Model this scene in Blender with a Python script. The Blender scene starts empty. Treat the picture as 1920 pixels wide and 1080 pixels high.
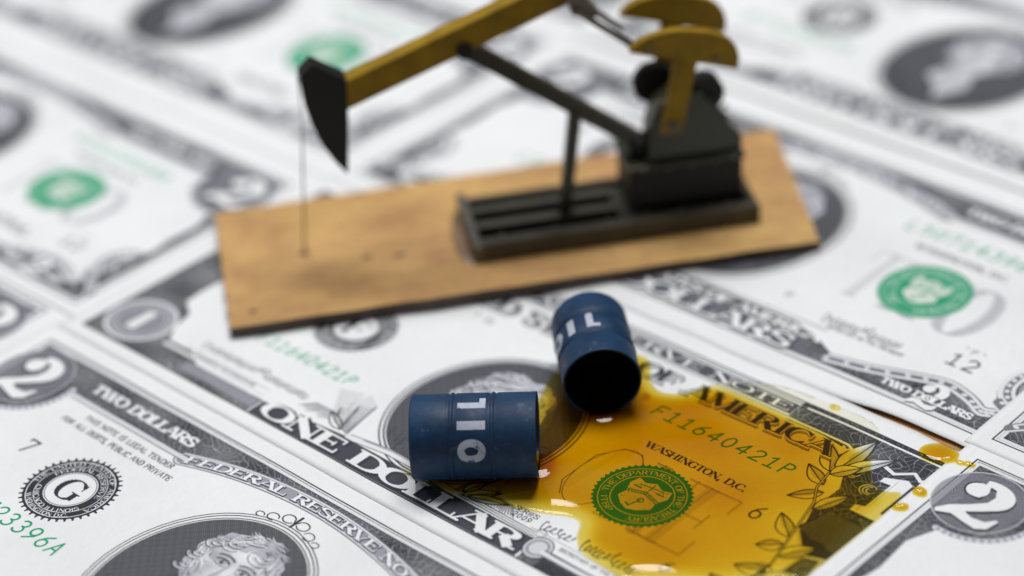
import bpy, bmesh, math, random
import numpy as np
from mathutils import Vector, Matrix
# One Blender unit is 100 mm; everything below is given in millimetres and scaled by MM.
MM = 0.01
sc = bpy.context.scene
sc.unit_settings.system = 'METRIC'; sc.unit_settings.scale_length = 0.1
# ---------------------------------------------------------------- camera
cam = bpy.data.cameras.new('camera'); camo = bpy.data.objects.new('camera', cam); sc.collection.objects.link(camo)
R_ = Vector((0.73730471, 0.67351098, -0.05258075)); U_ = Vector((-0.32726483, 0.42418269, 0.8443736)); F_ = Vector((-0.59099873, 0.6053528, -0.53316834))
CP = Vector((306.46775, -195.20245, 225.20166))*MM
camo.matrix_world = Matrix(((R_.x, U_.x, -F_.x, CP.x), (R_.y, U_.y, -F_.y, CP.y), (R_.z, U_.z, -F_.z, CP.z), (0, 0, 0, 1)))
cam.sensor_width = 36; cam.lens = 4312.21/1920*36; cam.clip_start = .05; cam.clip_end = 200
cam.dof.use_dof = True; cam.dof.focus_distance = 372*MM; cam.dof.aperture_fstop = cam.lens/1000/(13.0*MM); cam.dof.aperture_blades = 0
sc.camera = camo
# ---------------------------------------------------------------- light
wd = bpy.data.worlds.new('World'); sc.world = wd; wd.use_nodes = True
bg = wd.node_tree.nodes['Background']; bg.inputs[0].default_value = (.90, .95, 1.0, 1); bg.inputs[1].default_value = .15
def area(name, loc, aim, sx, sy, power, col=(1, 1, 1)):
    l = bpy.data.lights.new(name, 'AREA'); l.shape = 'RECTANGLE'; l.size = sx; l.size_y = sy; l.energy = power; l.color = col
    o = bpy.data.objects.new(name, l); sc.collection.objects.link(o); o.location = loc
    o.rotation_euler = (Vector(aim)-Vector(loc)).to_track_quat('-Z', 'Y').to_euler(); return o
area('softbox_overhead', (-.2, 1.9, 6.8), (.6, .6, 0), 3.8, 3.0, 490, (.985, .985, 1))
area('softbox_left', (-4.6, -.6, 4.2), (.5, .2, 0), 2.0, 2.0, 75, (.93, .97, 1))
sc.view_settings.view_transform = 'Standard'; sc.view_settings.look = 'None'; sc.view_settings.exposure = 0; sc.view_settings.gamma = 1
sc.render.engine = 'CYCLES'; sc.cycles.transparent_max_bounces = 24; sc.cycles.max_bounces = 10

# ---------------------------------------------------------------- helpers
def tag(o, label=None, cat=None, group=None, kind=None):
    if label: o['label'] = label
    if cat: o['category'] = cat
    if group: o['group'] = group
    if kind: o['kind'] = kind
    return o
def link(name, me, mat=None, parent=None, smooth=False):
    o = bpy.data.objects.new(name, me); sc.collection.objects.link(o)
    if mat: me.materials.append(mat)
    if parent: o.parent = parent
    if smooth:
        for p in me.polygons: p.use_smooth = True
    return o
def empty(name, loc=(0, 0, 0)):
    o = bpy.data.objects.new(name, None); sc.collection.objects.link(o); o.location = loc; o.empty_display_size = .1; return o
def mat(name, base, rough=.5, metal=0., noise=0., nscale=30., bump=0., bscale=80., spec=.5, coat=0.):
    m = bpy.data.materials.new(name); m.use_nodes = True; nt = m.node_tree; b = nt.nodes['Principled BSDF']
    b.inputs['Base Color'].default_value = (*base, 1); b.inputs['Roughness'].default_value = rough; b.inputs['Metallic'].default_value = metal
    b.inputs['Specular IOR Level'].default_value = spec; b.inputs['Coat Weight'].default_value = coat
    tc = nt.nodes.new('ShaderNodeTexCoord')
    if noise:
        n = nt.nodes.new('ShaderNodeTexNoise'); n.inputs['Scale'].default_value = nscale; n.inputs['Detail'].default_value = 6; n.inputs['Roughness'].default_value = .65
        nt.links.new(tc.outputs['Object'], n.inputs['Vector'])
        r = nt.nodes.new('ShaderNodeValToRGB'); r.color_ramp.elements[0].position = .3; r.color_ramp.elements[1].position = .75
        r.color_ramp.elements[0].color = (*[c*(1-noise) for c in base], 1); r.color_ramp.elements[1].color = (*[min(1, c*(1+noise)) for c in base], 1)
        nt.links.new(n.outputs['Fac'], r.inputs['Fac']); nt.links.new(r.outputs['Color'], b.inputs['Base Color'])
    if bump:
        n = nt.nodes.new('ShaderNodeTexNoise'); n.inputs['Scale'].default_value = bscale; n.inputs['Detail'].default_value = 4
        nt.links.new(tc.outputs['Object'], n.inputs['Vector']); bp = nt.nodes.new('ShaderNodeBump'); bp.inputs['Strength'].default_value = bump; bp.inputs['Distance'].default_value = .002
        nt.links.new(n.outputs['Fac'], bp.inputs['Height']); nt.links.new(bp.outputs['Normal'], b.inputs['Normal'])
    return m
# ---------------------------------------------------------------- printed note artwork (drawn in memory with numpy)
NW, NH = 156.0, 67.0
def arc(cx, cy, rx, ry, a0, a1, n=9):
    t = np.radians(np.linspace(a0, a1, n)); return [(cx+rx*math.cos(a), cy+ry*math.sin(a)) for a in t]
GL = {
'A': (.84, [('t', [(.02,0),(.42,1)]), [(.42,1),(.82,0)], ('b', [(.17,.34),(.67,.34)])]),
'B': (.74, [[(.14,0),(.14,1)], ('c', [(.14,.99),(.36,.99)]+arc(.36,.76,.27,.23,90,-90)+[(.14,.53)]), ('c', [(.14,.53),(.38,.53)]+arc(.38,.27,.32,.26,90,-90)+[(.14,.01)])]),
'C': (.80, [('c', arc(.43,.5,.38,.5,42,318,17)), ('b', [(.74,.66),(.74,.95)])]),
'D': (.84, [[(.14,0),(.14,1)], ('c', [(.14,.99),(.38,.99)]+arc(.38,.5,.4,.49,90,-90,13)+[(.14,.01)])]),
'E': (.74, [[(.14,0),(.14,1)], ('b', [(.14,.98),(.68,.98),(.68,.76)]), ('b', [(.14,.52),(.5,.52)]), ('b', [(.5,.4),(.5,.64)]), ('b', [(.14,.02),(.7,.02),(.7,.26)])]),
'F': (.70, [[(.14,0),(.14,1)], ('b', [(.14,.98),(.66,.98),(.66,.76)]), ('b', [(.14,.52),(.5,.52)]), ('b', [(.5,.4),(.5,.64)])]),
'G': (.84, [('c', arc(.43,.5,.38,.5,42,318,17)), ('b', [(.74,.66),(.74,.95)]), [(.72,.08),(.72,.44)], ('b', [(.56,.44),(.86,.44)])]),
'H': (.88, [[(.16,0),(.16,1)], [(.72,0),(.72,1)], ('b', [(.16,.5),(.72,.5)])]),
'I': (.42, [[(.21,0),(.21,1)]]),
'J': (.56, [[(.38,1),(.38,.2)], ('c', arc(.22,.2,.16,.2,0,-180))]),
'K': (.84, [[(.16,0),(.16,1)], ('t', [(.72,1),(.18,.42)]), [(.36,.56),(.76,0)]]),
'L': (.70, [[(.14,0),(.14,1)], ('b', [(.14,.02),(.66,.02),(.66,.3)])]),
'M': (1.0, [('t', [(.1,0),(.14,1)]), [(.14,1),(.5,.05)], ('t', [(.5,.05),(.84,1)]), [(.84,1),(.86,0)]]),
'N': (.86, [('t', [(.12,0),(.12,1)]), [(.12,1),(.74,0)], ('t', [(.74,0),(.74,1)])]),
'O': (.84, [('c', arc(.42,.5,.36,.49,90,450,29))]),
'P': (.70, [[(.14,0),(.14,1)], ('c', [(.14,.99),(.36,.99)]+arc(.36,.73,.3,.26,90,-90)+[(.14,.47)])]),
'Q': (.84, [('c', arc(.42,.5,.36,.49,90,450,29)), [(.5,.2),(.75,-.15)]]),
'R': (.82, [[(.14,0),(.14,1)], ('c', [(.14,.99),(.38,.99)]+arc(.38,.75,.28,.24,90,-90)+[(.14,.51)]), [(.42,.5),(.74,0)]]),
'S': (.66, [('c', arc(.33,.75,.25,.25,35,200,9)+[(.22,.6),(.45,.44)]+arc(.33,.26,.28,.26,30,-150,9)), ('b', [(.6,.72),(.6,.95)]), ('b', [(.06,.05),(.06,.3)])]),
'T': (.76, [[(.38,0),(.38,1)], ('b', [(.06,.74),(.06,.98),(.7,.98),(.7,.74)])]),
'U': (.84, [('c', [(.16,1),(.16,.28)]+arc(.43,.28,.27,.27,180,300,7)), ('t', [(.7,1),(.7,.28),(.62,.07)])]),
'V': (.84, [[(.06,1),(.42,0)], ('t', [(.42,0),(.78,1)])]),
'W': (1.15, [[(.05,1),(.35,0)], ('t', [(.35,0),(.58,1)]), [(.58,1),(.82,0)], ('t', [(.82,0),(1.08,1)])]),
'X': (.8, [[(.06,1),(.74,0)], ('t', [(.08,0),(.72,1)])]),
'Y': (.8, [[(.06,1),(.4,.48),(.4,0)], ('t', [(.4,.48),(.74,1)])]),
'Z': (.7, [('b', [(.08,.76),(.08,.98),(.62,.98)]), [(.62,.98),(.06,.02)], ('b', [(.06,.02),(.64,.02),(.64,.26)])]),
'.': (.3, [('c', [(.15,.02),(.15,.08)])]), ',': (.3, [('c', [(.15,.08),(.1,-.12)])]), ' ': (.42, []),
}
DG = {  # plain monoline digits and capitals for the serial numbers
'0': [arc(.3,.5,.25,.5,90,450,21)], '1': [[(.1,.82),(.32,1),(.32,0)], [(.08,0),(.56,0)]],
'2': [arc(.3,.72,.25,.28,165,-30,10)+[(.05,.02),(.57,.02)]], '3': [arc(.28,.76,.23,.24,150,-80,10), arc(.28,.27,.27,.27,88,-150,11)],
'4': [[(.42,0),(.42,1),(.03,.3),(.6,.3)]], '5': [[(.54,1),(.12,1),(.08,.56)]+arc(.28,.32,.27,.32,120,-140,12)],
'6': [[(.5,1),(.2,.72),(.06,.4)]+arc(.3,.3,.25,.3,160,-200,18)], '7': [[(.04,.86),(.04,1),(.57,1),(.2,0)]],
'8': [arc(.3,.75,.21,.25,-90,270,16), arc(.3,.26,.26,.26,90,450,18)], '9': [arc(.3,.7,.25,.3,20,-340,18)+[(.5,.4),(.1,0)]],
'A': [[(.02,0),(.3,1),(.58,0)], [(.13,.35),(.48,.35)]], 'F': [[(.1,0),(.1,1),(.55,1)], [(.1,.5),(.45,.5)]],
'L': [[(.1,1),(.1,0),(.55,0)]], 'P': [[(.1,0),(.1,1),(.3,1)]+arc(.3,.75,.24,.25,90,-90,8)+[(.1,.5)]], 'T': [[(.3,0),(.3,1)], [(.02,1),(.58,1)]],
'G': [arc(.32,.5,.27,.5,45,330,14)+[(.58,.45),(.36,.45)]], 'K': [[(.1,0),(.1,1)], [(.55,1),(.12,.45)], [(.25,.58),(.58,0)]], 'B': [[(.1,0),(.1,1),(.3,1)]+arc(.3,.76,.22,.24,90,-90,8)+[(.1,.52),(.3,.52)]+arc(.3,.26,.26,.26,90,-90,8)+[(.1,0)]], ' ': [], '"': [[(.2,1),(.2,.8)],[(.4,1),(.4,.8)]],
}
for _c in 'CDEHMN': DG[_c] = [[(x*.72, y) for x, y in (q[1] if isinstance(q, tuple) else q)] for q in GL[_c][1]]
INK = (.013,.014,.024); GRN = (.0,.30,.135); WHT = (.80,.80,.79)
class Note:
    def __init__(s, S):
        s.S = S; s.W = int(NW*S); s.H = int(NH*S)
        s.im = np.empty((s.H, s.W, 3), np.float32); s.im[:] = WHT
        s.rng = np.random.RandomState(5)
        s.X, s.Y = np.meshgrid((np.arange(s.W)+.5)/S, (np.arange(s.H)+.5)/S)
        s.X = s.X.astype(np.float32); s.Y = s.Y.astype(np.float32)
    def blend(s, sl, cov, col):
        cov = np.clip(cov, 0, 1)[..., None]; v = s.im[sl]; v += cov*(np.array(col, np.float32)-v)
    def box(s, x0, y0, x1, y1):
        S = s.S; i0 = max(0, int(y0*S)-2); i1 = min(s.H, int(y1*S)+3); j0 = max(0, int(x0*S)-2); j1 = min(s.W, int(x1*S)+3)
        return None if i1 <= i0 or j1 <= j0 else (slice(i0, i1), slice(j0, j1))
    def line(s, pts, w, col=INK, a=1., ws=None, flat=False):
        pts = np.asarray(pts, float)
        for k in range(len(pts)-1):
            p, q = pts[k], pts[k+1]; w0 = w if ws is None else ws[k]; w1 = w if ws is None else ws[k+1]
            m = max(w0, w1); sl = s.box(min(p[0],q[0])-m, min(p[1],q[1])-m, max(p[0],q[0])+m, max(p[1],q[1])+m)
            if sl is None: continue
            x = s.X[sl]-p[0]; y = s.Y[sl]-p[1]; d = q-p; L = d@d+1e-12
            t0 = (x*d[0]+y*d[1])/L; t = np.clip(t0, 0, 1); r = np.hypot(x-t*d[0], y-t*d[1])
            cv = np.clip(((w0+(w1-w0)*t)*.5-r)*s.S+.5, 0, 1)
            if flat:
                l = math.sqrt(L); cv = cv*np.clip((.5-np.abs(t0-.5))*l*s.S+.5, 0, 1)
            s.blend(sl, a*cv, col)
    def pmask(s, pts):
        pts = np.asarray(pts, float); x0, y0 = pts.min(0); x1, y1 = pts.max(0); sl = s.box(x0-.1, y0-.1, x1+.1, y1+.1)
        X = s.X[sl]; Y = s.Y[sl]; ins = np.zeros(X.shape, bool); dm = np.full(X.shape, 9e9, np.float32)
        for k in range(len(pts)):
            p = pts[k]; q = pts[(k+1) % len(pts)]; d = q-p
            if abs(d[1]) > 1e-9:
                c = ((p[1] > Y) != (q[1] > Y)) & (X < (Y-p[1])*d[0]/d[1]+p[0]); ins ^= c
            L = d@d+1e-12; t = np.clip(((X-p[0])*d[0]+(Y-p[1])*d[1])/L, 0, 1)
            dm = np.minimum(dm, np.hypot(X-p[0]-t*d[0], Y-p[1]-t*d[1]))
        return sl, np.clip(np.where(ins, dm, -dm)*s.S+.5, 0, 1)
    def poly(s, pts, col=INK, a=1.):
        sl, m = s.pmask(pts); s.blend(sl, m*a, col)
    def lace(s, sl, m, seed=0, dark=.88):
        # engine turned lace: pale wandering lines over dark ink
        X = s.X[sl]; Y = s.Y[sl]; k = seed*1.7
        u = X+.9*np.sin(Y*1.1+k)+.5*np.sin(X*.53-Y*.9); v = Y+.9*np.sin(X*.8+k*2)+.4*np.sin(X*1.7+Y*1.3)
        l = np.minimum(np.abs(np.sin(u*2.3+1.5*np.sin(v*.9))), np.abs(np.sin(v*2.6+1.5*np.sin(u*.7+k))))
        l = np.minimum(l, np.abs(np.sin((u+v)*1.5))+.1)
        fine = np.abs(np.sin((X*1.0+Y*.35)*9.))
        t = min(1, dark+.10)-.50*np.exp(-(l/.10)**2)-.09*(fine < .30)
        t = t+.07*np.sin(X*.35+k)*np.sin(Y*.5)
        s.blend(sl, m*np.clip(t, 0, 1), INK)
    def lacepoly(s, pts, seed=0, dark=.88):
        sl, m = s.pmask(pts); s.lace(sl, m, seed, dark)
    def text(s, str_, x0, x1, y, h, col=INK, th=.2, thin=.055, path=None, ital=0., pad=.0, serif=True, a=1., grow=0.):
        tot = sum(GL[c][0] for c in str_)+pad*(len(str_)-1); sx = (x1-x0)/(tot*h); x = x0
        for c in str_:
            w, st = GL[c]
            for t in st:
                kind = 's'
                if isinstance(t, tuple): kind, t = t
                P = np.array([(x+(px+ital*py)*h*sx, y+py*h) for px, py in t]); n = len(P)
                def thk(i):
                    j = min(i, n-2); d = P[j+1]-P[j]; L = math.hypot(*d)+1e-9
                    if kind == 's': return th*h*(min(1.1, sx)**.5)
                    if kind in 'tb': return thin*h
                    e = P[max(j-1, 0)] ; d = P[min(j+1, n-1)]-e; L = math.hypot(*d)+1e-9
                    return (thin+(th*1.1-thin)*abs(d[1]/L)**1.6)*h
                ws = [thk(i)+grow for i in range(n)]
                if path: P = np.array([path(*p) for p in P])
                s.line(P, 0, col, a, ws, flat=(len(P) == 2 and kind == 's'))
                if serif and kind in 'st' and n <= 3:
                    for (px, py) in (t[0], t[-1]):
                        if py in (0, 1):
                            q = [(x+(px-.15+ital*py)*h*sx, y+(py*.96+.02)*h), (x+(px+.15+ital*py)*h*sx, y+(py*.96+.02)*h)]
                            if path: q = [path(*z) for z in q]
                            s.line(q, thin*h*1.1+grow, col, a)
            x += (w+pad)*h*sx
    def serial(s, str_, x0, x1, y, h, col=GRN, lw=.12, ital=0.):
        dx = (x1-x0)/len(str_)
        for k, c in enumerate(str_):
            for t in DG[c]: s.line([(x0+(k+.14)*dx+(px*1.18+ital*py)*dx, y+py*h) for px, py in t], lw*h, col)
    def ell(s, cx, cy, rx, ry, col, a=1., rot=0.):
        sl = s.box(cx-max(rx,ry), cy-max(rx,ry), cx+max(rx,ry), cy+max(rx,ry))
        if sl is None: return
        c, n = math.cos(rot), math.sin(rot); X = s.X[sl]-cx; Y = s.Y[sl]-cy; u = (X*c+Y*n)/rx; v = (-X*n+Y*c)/ry
        r = np.hypot(u, v); s.blend(sl, a*np.clip((1-r)*min(rx, ry)*s.S+.5, 0, 1), col)
    def soft(s, cx, cy, rx, ry, col, a=1., rot=0., clip=None):
        R = 2*max(rx, ry); sl = s.box(cx-R, cy-R, cx+R, cy+R)
        c, n = math.cos(rot), math.sin(rot); X = s.X[sl]-cx; Y = s.Y[sl]-cy; u = (X*c+Y*n)/rx; v = (-X*n+Y*c)/ry
        m = a*np.exp(-(u*u+v*v)*1.2)
        if clip: m = m*((((s.X[sl]-clip[0])/clip[2])**2+((s.Y[sl]-clip[1])/clip[3])**2) < 1)
        s.blend(sl, m, col)
    def ring(s, cx, cy, rx, ry, w, col=INK, a=1., a0=0, a1=360):
        s.line(arc(cx, cy, rx, ry, a0, a1, 49), w, col, a)
    def circ_text(s, str_, cx, cy, r, h, a0, a1, col, th=.2, inward=False):
        # x runs along the angle
        L = abs(math.radians(a1-a0))*r
        def path(px, py):
            f = px/L; a = math.radians(a0+(a1-a0)*f); rr = r-py if inward else r+py
            return (cx+rr*math.cos(a), cy+rr*math.sin(a))
        s.text(str_, 0, L, 0, h, col, th, .08, path, serif=False)
    def seal_green(s, cx, cy, R):
        n = 46
        pts = []
        for k in range(n*2):
            a = math.pi*k/n; r = R*(1.0 if k % 2 else .94); pts.append((cx+r*math.cos(a), cy+r*math.sin(a)))
        s.poly(pts, GRN)
        P = (.72,.74,.66)
        s.ring(cx, cy, R*.86, R*.86, .18, P, .8); s.ring(cx, cy, R*.62, R*.62, .2, P, .8)
        s.circ_text('THE DEPARTMENT OF THE TREASURY', cx, cy, R*.675, R*.13, 205, -75, P, .16)
        s.circ_text('1789'.replace('1','I').replace('7','T').replace('8','B').replace('9','P'), cx, cy, R*.80, R*.13, 215, 255, P, .16, True)
        sh = [(-.40,.42),(-.2,.36),(0,.46),(.2,.36),(.40,.42),(.46,.2),(.36,-.05),(.40,-.25),(.2,-.42),(0,-.5),(-.2,-.42),(-.40,-.25),(-.36,-.05),(-.46,.2)]
        s.poly([(cx+R*a, cy+R*b) for a, b in sh], (.66,.70,.62))
        s.line([(cx-R*.38, cy-R*.02), (cx, cy+R*.10), (cx+R*.38, cy-R*.02)], R*.10, GRN, .75)
        for k in range(13): q = -R*.36+k*R*.06; s.ell(cx+q, cy+R*(.10)-abs(q)*.31, .14, .14, P)
        s.line([(cx-R*.27, cy+R*.27), (cx+R*.27, cy+R*.33)], .2, GRN); s.line([(cx, cy+R*.40), (cx, cy+R*.2)], .2, GRN)
        for q, w_ in ((-.26, .18), (.26, .22)):
            s.line([(cx+R*q, cy+R*(w_+.1)), (cx+R*(q-.07), cy+R*w_)], .1, GRN); s.line([(cx+R*q, cy+R*(w_+.1)), (cx+R*(q+.07), cy+R*w_)], .1, GRN); s.line([(cx+R*(q-.08), cy+R*w_), (cx+R*(q+.08), cy+R*w_)], .28, GRN)
        s.line([(cx+R*.05, cy-R*.12), (cx-R*.04, cy-R*.40)], .26, GRN); s.ring(cx+R*.06, cy-R*.13, R*.06, R*.06, .2, GRN); s.line([(cx-R*.04, cy-R*.38), (cx-R*.13, cy-R*.35)], .3, GRN)
        for k in range(60):
            a, b = s.rng.uniform(-.38, .38, 2); s.line([(cx+R*a, cy+R*b), (cx+R*(a+.05), cy+R*(b+.01))], .09, GRN, .7)
    def seal_black(s, cx, cy, R, letter, words='FEDERAL RESERVE BANK OF CHICAGO'):
        for k in range(40):
            a = 2*math.pi*k/40; s.poly([(cx+R*.9*math.cos(a-.05), cy+R*.9*math.sin(a-.05)), (cx+R*math.cos(a), cy+R*math.sin(a)), (cx+R*.9*math.cos(a+.05), cy+R*.9*math.sin(a+.05))])
            s.ell(cx+R*.97*math.cos(a), cy+R*.97*math.sin(a), .2, .2, INK)
        s.ell(cx, cy, R*.92, R*.92, INK); s.ring(cx, cy, R*.86, R*.86, .16, WHT); s.ring(cx, cy, R*.71, R*.71, .12, WHT); s.ell(cx, cy, R*.53, R*.53, WHT); s.ring(cx, cy, R*.5, R*.5, .12)
        s.circ_text('THE UNITED STATES OF AMERICA', cx, cy, R*.745, R*.1, 200, -20, WHT, .2); s.circ_text('FEDERAL RESERVE', cx, cy, R*.58, R*.1, 170, 10, WHT, .2)
        s.circ_text('CHICAGO ILLINOIS', cx, cy, R*.70, R*.1, 205, 335, WHT, .2, True)
        s.circ_text('WASHINGTON D.C.', cx, cy, R*.845, R*.1, 225, 318, WHT, .2, True)
        s.text(letter, cx-R*.27, cx+R*.29, cy-R*.3, R*.6, INK, .2, .05)
    def two(s, cx, cy, h, col=WHT, rot=0., shade=True):
        k = h/12.; c, n = math.cos(rot), math.sin(rot)
        def T(P): return [(cx+(x*c-y*n)*k, cy+(x*n+y*c)*k) for x, y in P]
        body = arc(-1.9,2.6,1.9,1.7,300,90,9)+arc(-.2,2.4,4.3,3.6,115,-40,13)+[(1.2,-1.6),(-.8,-3.2),(.8,-3.9),(3.0,-3.6),(4.0,-2.2),(4.6,-2.4),(4.1,-5.0),(2.6,-6.0),(.5,-5.6),(-2.2,-4.9),(-4.4,-5.9),(-4.9,-5.2),(-3.6,-3.2),(-1.2,-1.2),(.7,.8),(1.0,2.6),(.2,4.2),(-.9,4.4),(-.6,3.2),(-.9,1.6)]
        if shade: s.poly([(x+.35*k, y-.45*k) for x, y in T(body)], INK)
        s.poly(T(body), col)
        s.ell(*T([(-2.3,2.7)])[0], 1.9*k, 1.8*k, col)
        s.line(T(arc(-2.0,2.6,2.2,2.0,250,110,8)), .3*k, INK)
    def sign(s, x0, x1, y, h, seed):
        r = np.random.RandomState(seed); n = int((x1-x0)/.35); t = np.linspace(0, 1, n*4)
        ph = np.cumsum(r.uniform(.6, 1.5, n*4))*.55
        X = x0+(x1-x0)*t+np.sin(ph*1.0+1)*.45; Y = y+h*(.35*np.sin(ph)+.55*np.exp(-((t-.05)/.05)**2)*np.sin(ph*.7)+.5*np.exp(-((t-.55)/.05)**2)+.12*np.sin(ph*2.3))
        s.line(np.stack([X, Y], 1), .15, INK, ws=.07+.14*np.abs(np.sin(ph*.5)))
    def leaf(s, x0, y0, x1, y1, w, fill=(.5,.5,.5)):
        p = np.array([x0, y0]); q = np.array([x1, y1]); d = q-p; nrm = np.array([-d[1], d[0]])/np.hypot(*d); t = np.linspace(0, 1, 9)
        w *= 1.35; up = [p+d*k+nrm*w*math.sin(math.pi*k**.8) for k in t]; dn = [p+d*k-nrm*w*.8*math.sin(math.pi*k**.8) for k in t]
        s.poly(up+dn[::-1], WHT, .9)
        for k in np.linspace(.05, .95, int(np.hypot(*d)*2.6)):
            s.line([p+d*k, p+d*min(1, k+.12)-nrm*w*.75*math.sin(math.pi*k**.8)], .1, INK, .9)
            if k > .3: s.line([p+d*k, p+d*min(1, k+.10)+nrm*w*.35*math.sin(math.pi*k**.8)], .08, INK, .7)
        s.line(up, .22); s.line(dn, .26); s.line([p, q], .2)
    def portrait(s, cx, cy, rx, ry, hx, hy, hs, seed=1, white=False):
        S = s.S; clip = (cx, cy, rx, ry); rg = np.random.RandomState(seed)
        sl = s.box(cx-rx, cy-ry, cx+rx, cy+ry); X = s.X[sl]; Y = s.Y[sl]
        ins = np.clip((1-np.hypot((X-cx)/rx, (Y-cy)/ry))*min(rx, ry)*S, 0, 1)
        h1 = np.abs(np.sin((X+Y)*6.5)); h2 = np.abs(np.sin((X-Y)*6.5))
        tone = .86+.10*((h1 > .3)*1.-.5)+.07*((h2 > .3)*1.-.5)-.10*np.clip((Y-cy)/ry, -1, 1)*0
        s.blend(sl, ins*tone, INK)
        def C(pts): return [(hx+a*hs, hy+b*hs) for a, b in pts]
        def inside(q): return ((q[0]-cx)/rx)**2+((q[1]-cy)/ry)**2 < .97
        # coat, neck cloth
        for k in range(240):
            a = rg.uniform(-1.5, 1.7); b = rg.uniform(-3.2, -1.35); q = C([(a, b), (a*1.05+.1, b-.25)])
            if all(map(inside, q)): s.line(q, .3, (.02,.02,.03), .6)
        q = [z for z in C([(-.45,-.9),(.35,-1.0),(.55,-1.6),(.15,-2.4),(-.1,-1.9),(-.6,-1.5)])]
        if all(map(inside, q)): s.poly(q, (.50,.50,.53)); [s.line([q[0], z], .14, INK, .6) for z in q[2:]]
        # face
        face = C(arc(0,.05,.62,.55,-10,190,12)+[(-.62,-.05),(-.60,-.3),(-.55,-.52),(-.44,-.76),(-.30,-.93),(-.12,-1.04),(.02,-1.07),(.16,-1.04),(.33,-.92),(.47,-.74),(.56,-.5),(.61,-.25)])
        if all(map(inside, face)): s.poly(face, (.62,.62,.645))
        for (a, b, r1, r2, al) in [(-.5,-.3,.2,.55,.45),(-.22,.12,.2,.1,.40),(.26,.12,.18,.1,.38),(.02,-.3,.12,.1,.3),(-.35,-.75,.3,.22,.35),(.02,-.62,.2,.05,.3),(.5,-.3,.14,.5,.25)]:
            s.soft(hx+a*hs, hy+b*hs, r1*hs, r2*hs, INK, al, clip=clip)
        s.soft(hx+.02*hs, hy+.42*hs, .35*hs, .2*hs, (.82,.82,.82), .7, clip=clip)
        s.soft(hx+.05*hs, hy-.1*hs, .07*hs, .25*hs, (.82,.82,.82), .7, clip=clip)
        for sx_, e in ((-1, -.24), (1, .27)):
            s.line(C(arc(e,.06,.16,.08,160,20,7)), .035*hs, INK, .9); s.line(C(arc(e,.02,.14,.05,200,340,7)), .02*hs, INK, .7)
            s.ell(hx+e*hs, hy+.06*hs, .05*hs, .055*hs, INK, .9); s.ell(hx+(e+.02)*hs, hy+.08*hs, .015*hs, .015*hs, WHT)
            s.line(C(arc(e,.12,.22,.12,150,35,8)), .05*hs, INK, .65)
        s.line(C([(-.06,.05),(-.09,-.2),(-.12,-.33),(-.02,-.38),(.1,-.34),(.13,-.28)]), .025*hs, INK, .7)
        s.line(C([(-.22,-.6),(-.08,-.57),(.02,-.6),(.14,-.57),(.26,-.61)]), .04*hs, INK, .85); s.line(C(arc(.02,-.64,.16,.1,200,340,7)), .02*hs, INK, .6)
        for k in range(46):
            b = -1.0+k*.033; w_ = .60*math.sqrt(max(0, 1-((b+.15)/.95)**2)); q = C([(-w_, b), (-w_+.2+.12*math.sin(k), b-.04)])
            if all(map(inside, q)): s.line(q, .07, INK, .55)
            q = C([(w_*.72, b-.03), (w_, b)])
            if all(map(inside, q)): s.line(q, .06, INK, .4)
        for k in range(260):   # fine stipple on the face
            a, b = rg.uniform(-.6, .6), rg.uniform(-1., .6)
            if a*a/.4+(b+.2)**2/.7 < 1: s.line(C([(a, b), (a+.05, b-.02)]), .06, INK, .35*(.4+abs(a)))
        # hair: a bushy mass with an uneven edge, then long engraved locks
        def hr(t): return 1.0+.05*math.sin(t*5+seed)+.035*math.sin(t*11)+.02*math.sin(t*23+1)
        out = []
        for k in range(70):
            t = math.radians(-52+284*k/69); out.append((.02+.86*hr(t)*math.cos(t)*(1+.06*(math.sin(t) < 0)), .10+.90*hr(t)*math.sin(t)))
        inn = [(-.64,-.5),(-.70,-.1),(-.60,.22),(-.46,.42),(-.2,.50),(.08,.56),(.34,.52),(.54,.36),(.64,.1),(.66,-.3),(.62,-.5)]
        q = [z for z in C(out+inn)]; q = [(cx+(x-cx)*min(1, .96/max(1e-6, math.hypot((x-cx)/rx, (y-cy)/ry))), cy+(y-cy)*min(1, .96/max(1e-6, math.hypot((x-cx)/rx, (y-cy)/ry)))) for x, y in q]
        s.poly(q, (.42,.42,.46))
        for k in range(950):
            t = math.radians(rg.uniform(-55, 235)); rr = rg.uniform(.62, 1.0)*hr(t); a = .02+rr*.86*math.cos(t); b = .10+rr*.90*math.sin(t)
            if (a/.60)**2+(b/.50)**2 < 1 or (abs(a) < .56 and b < .25): continue
            th = t+math.pi/2*(1 if a < .12 else -1)+.55*math.sin(4*t+seed)+rg.normal(0, .16); L = rg.uniform(.16, .42); cv = 1.6*math.sin(7*t+rr*6)+rg.normal(0, .5)
            P = []; x, y = a, b
            for j in range(7): P.append((x, y)); x += L/6*math.cos(th); y += L/6*math.sin(th); th += cv/7
            q = C(P)
            if not all(map(inside, q)): continue
            if any(math.hypot((u-.02)/.90, (v-.10)/.94) > 1.06 for u, v in P): continue
            dk = rg.uniform(); lit = .5+.5*math.sin(5*t+rr*5+seed)
            col = (.68,.68,.70) if dk < .20+.42*lit else ((.34,.34,.38) if dk < .85 else INK)
            s.line(q, 0, col, .85, ws=[hs*w_ for w_ in (.006,.016,.022,.024,.02,.014,.006)])
        for (a, b, r_) in [(.22,.50,.24),(-.45,.45,.2),(.76,-.02,.15),(-.78,-.1,.17),(-.76,-.45,.15),(.72,-.36,.13),(-.74,.28,.14)]:
            for j in range(9):
                rr = r_*(1-j*.10); q = C(arc(a+j*.012, b+.02*j, rr, rr*.7, 180+j*10, 345+j*16, 12))
                if all(map(inside, q)): s.line(q, .02*hs, INK if j % 3 == 0 else ((.78,.78,.8) if j % 3 == 1 else (.45,.45,.48)), .8)
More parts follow.
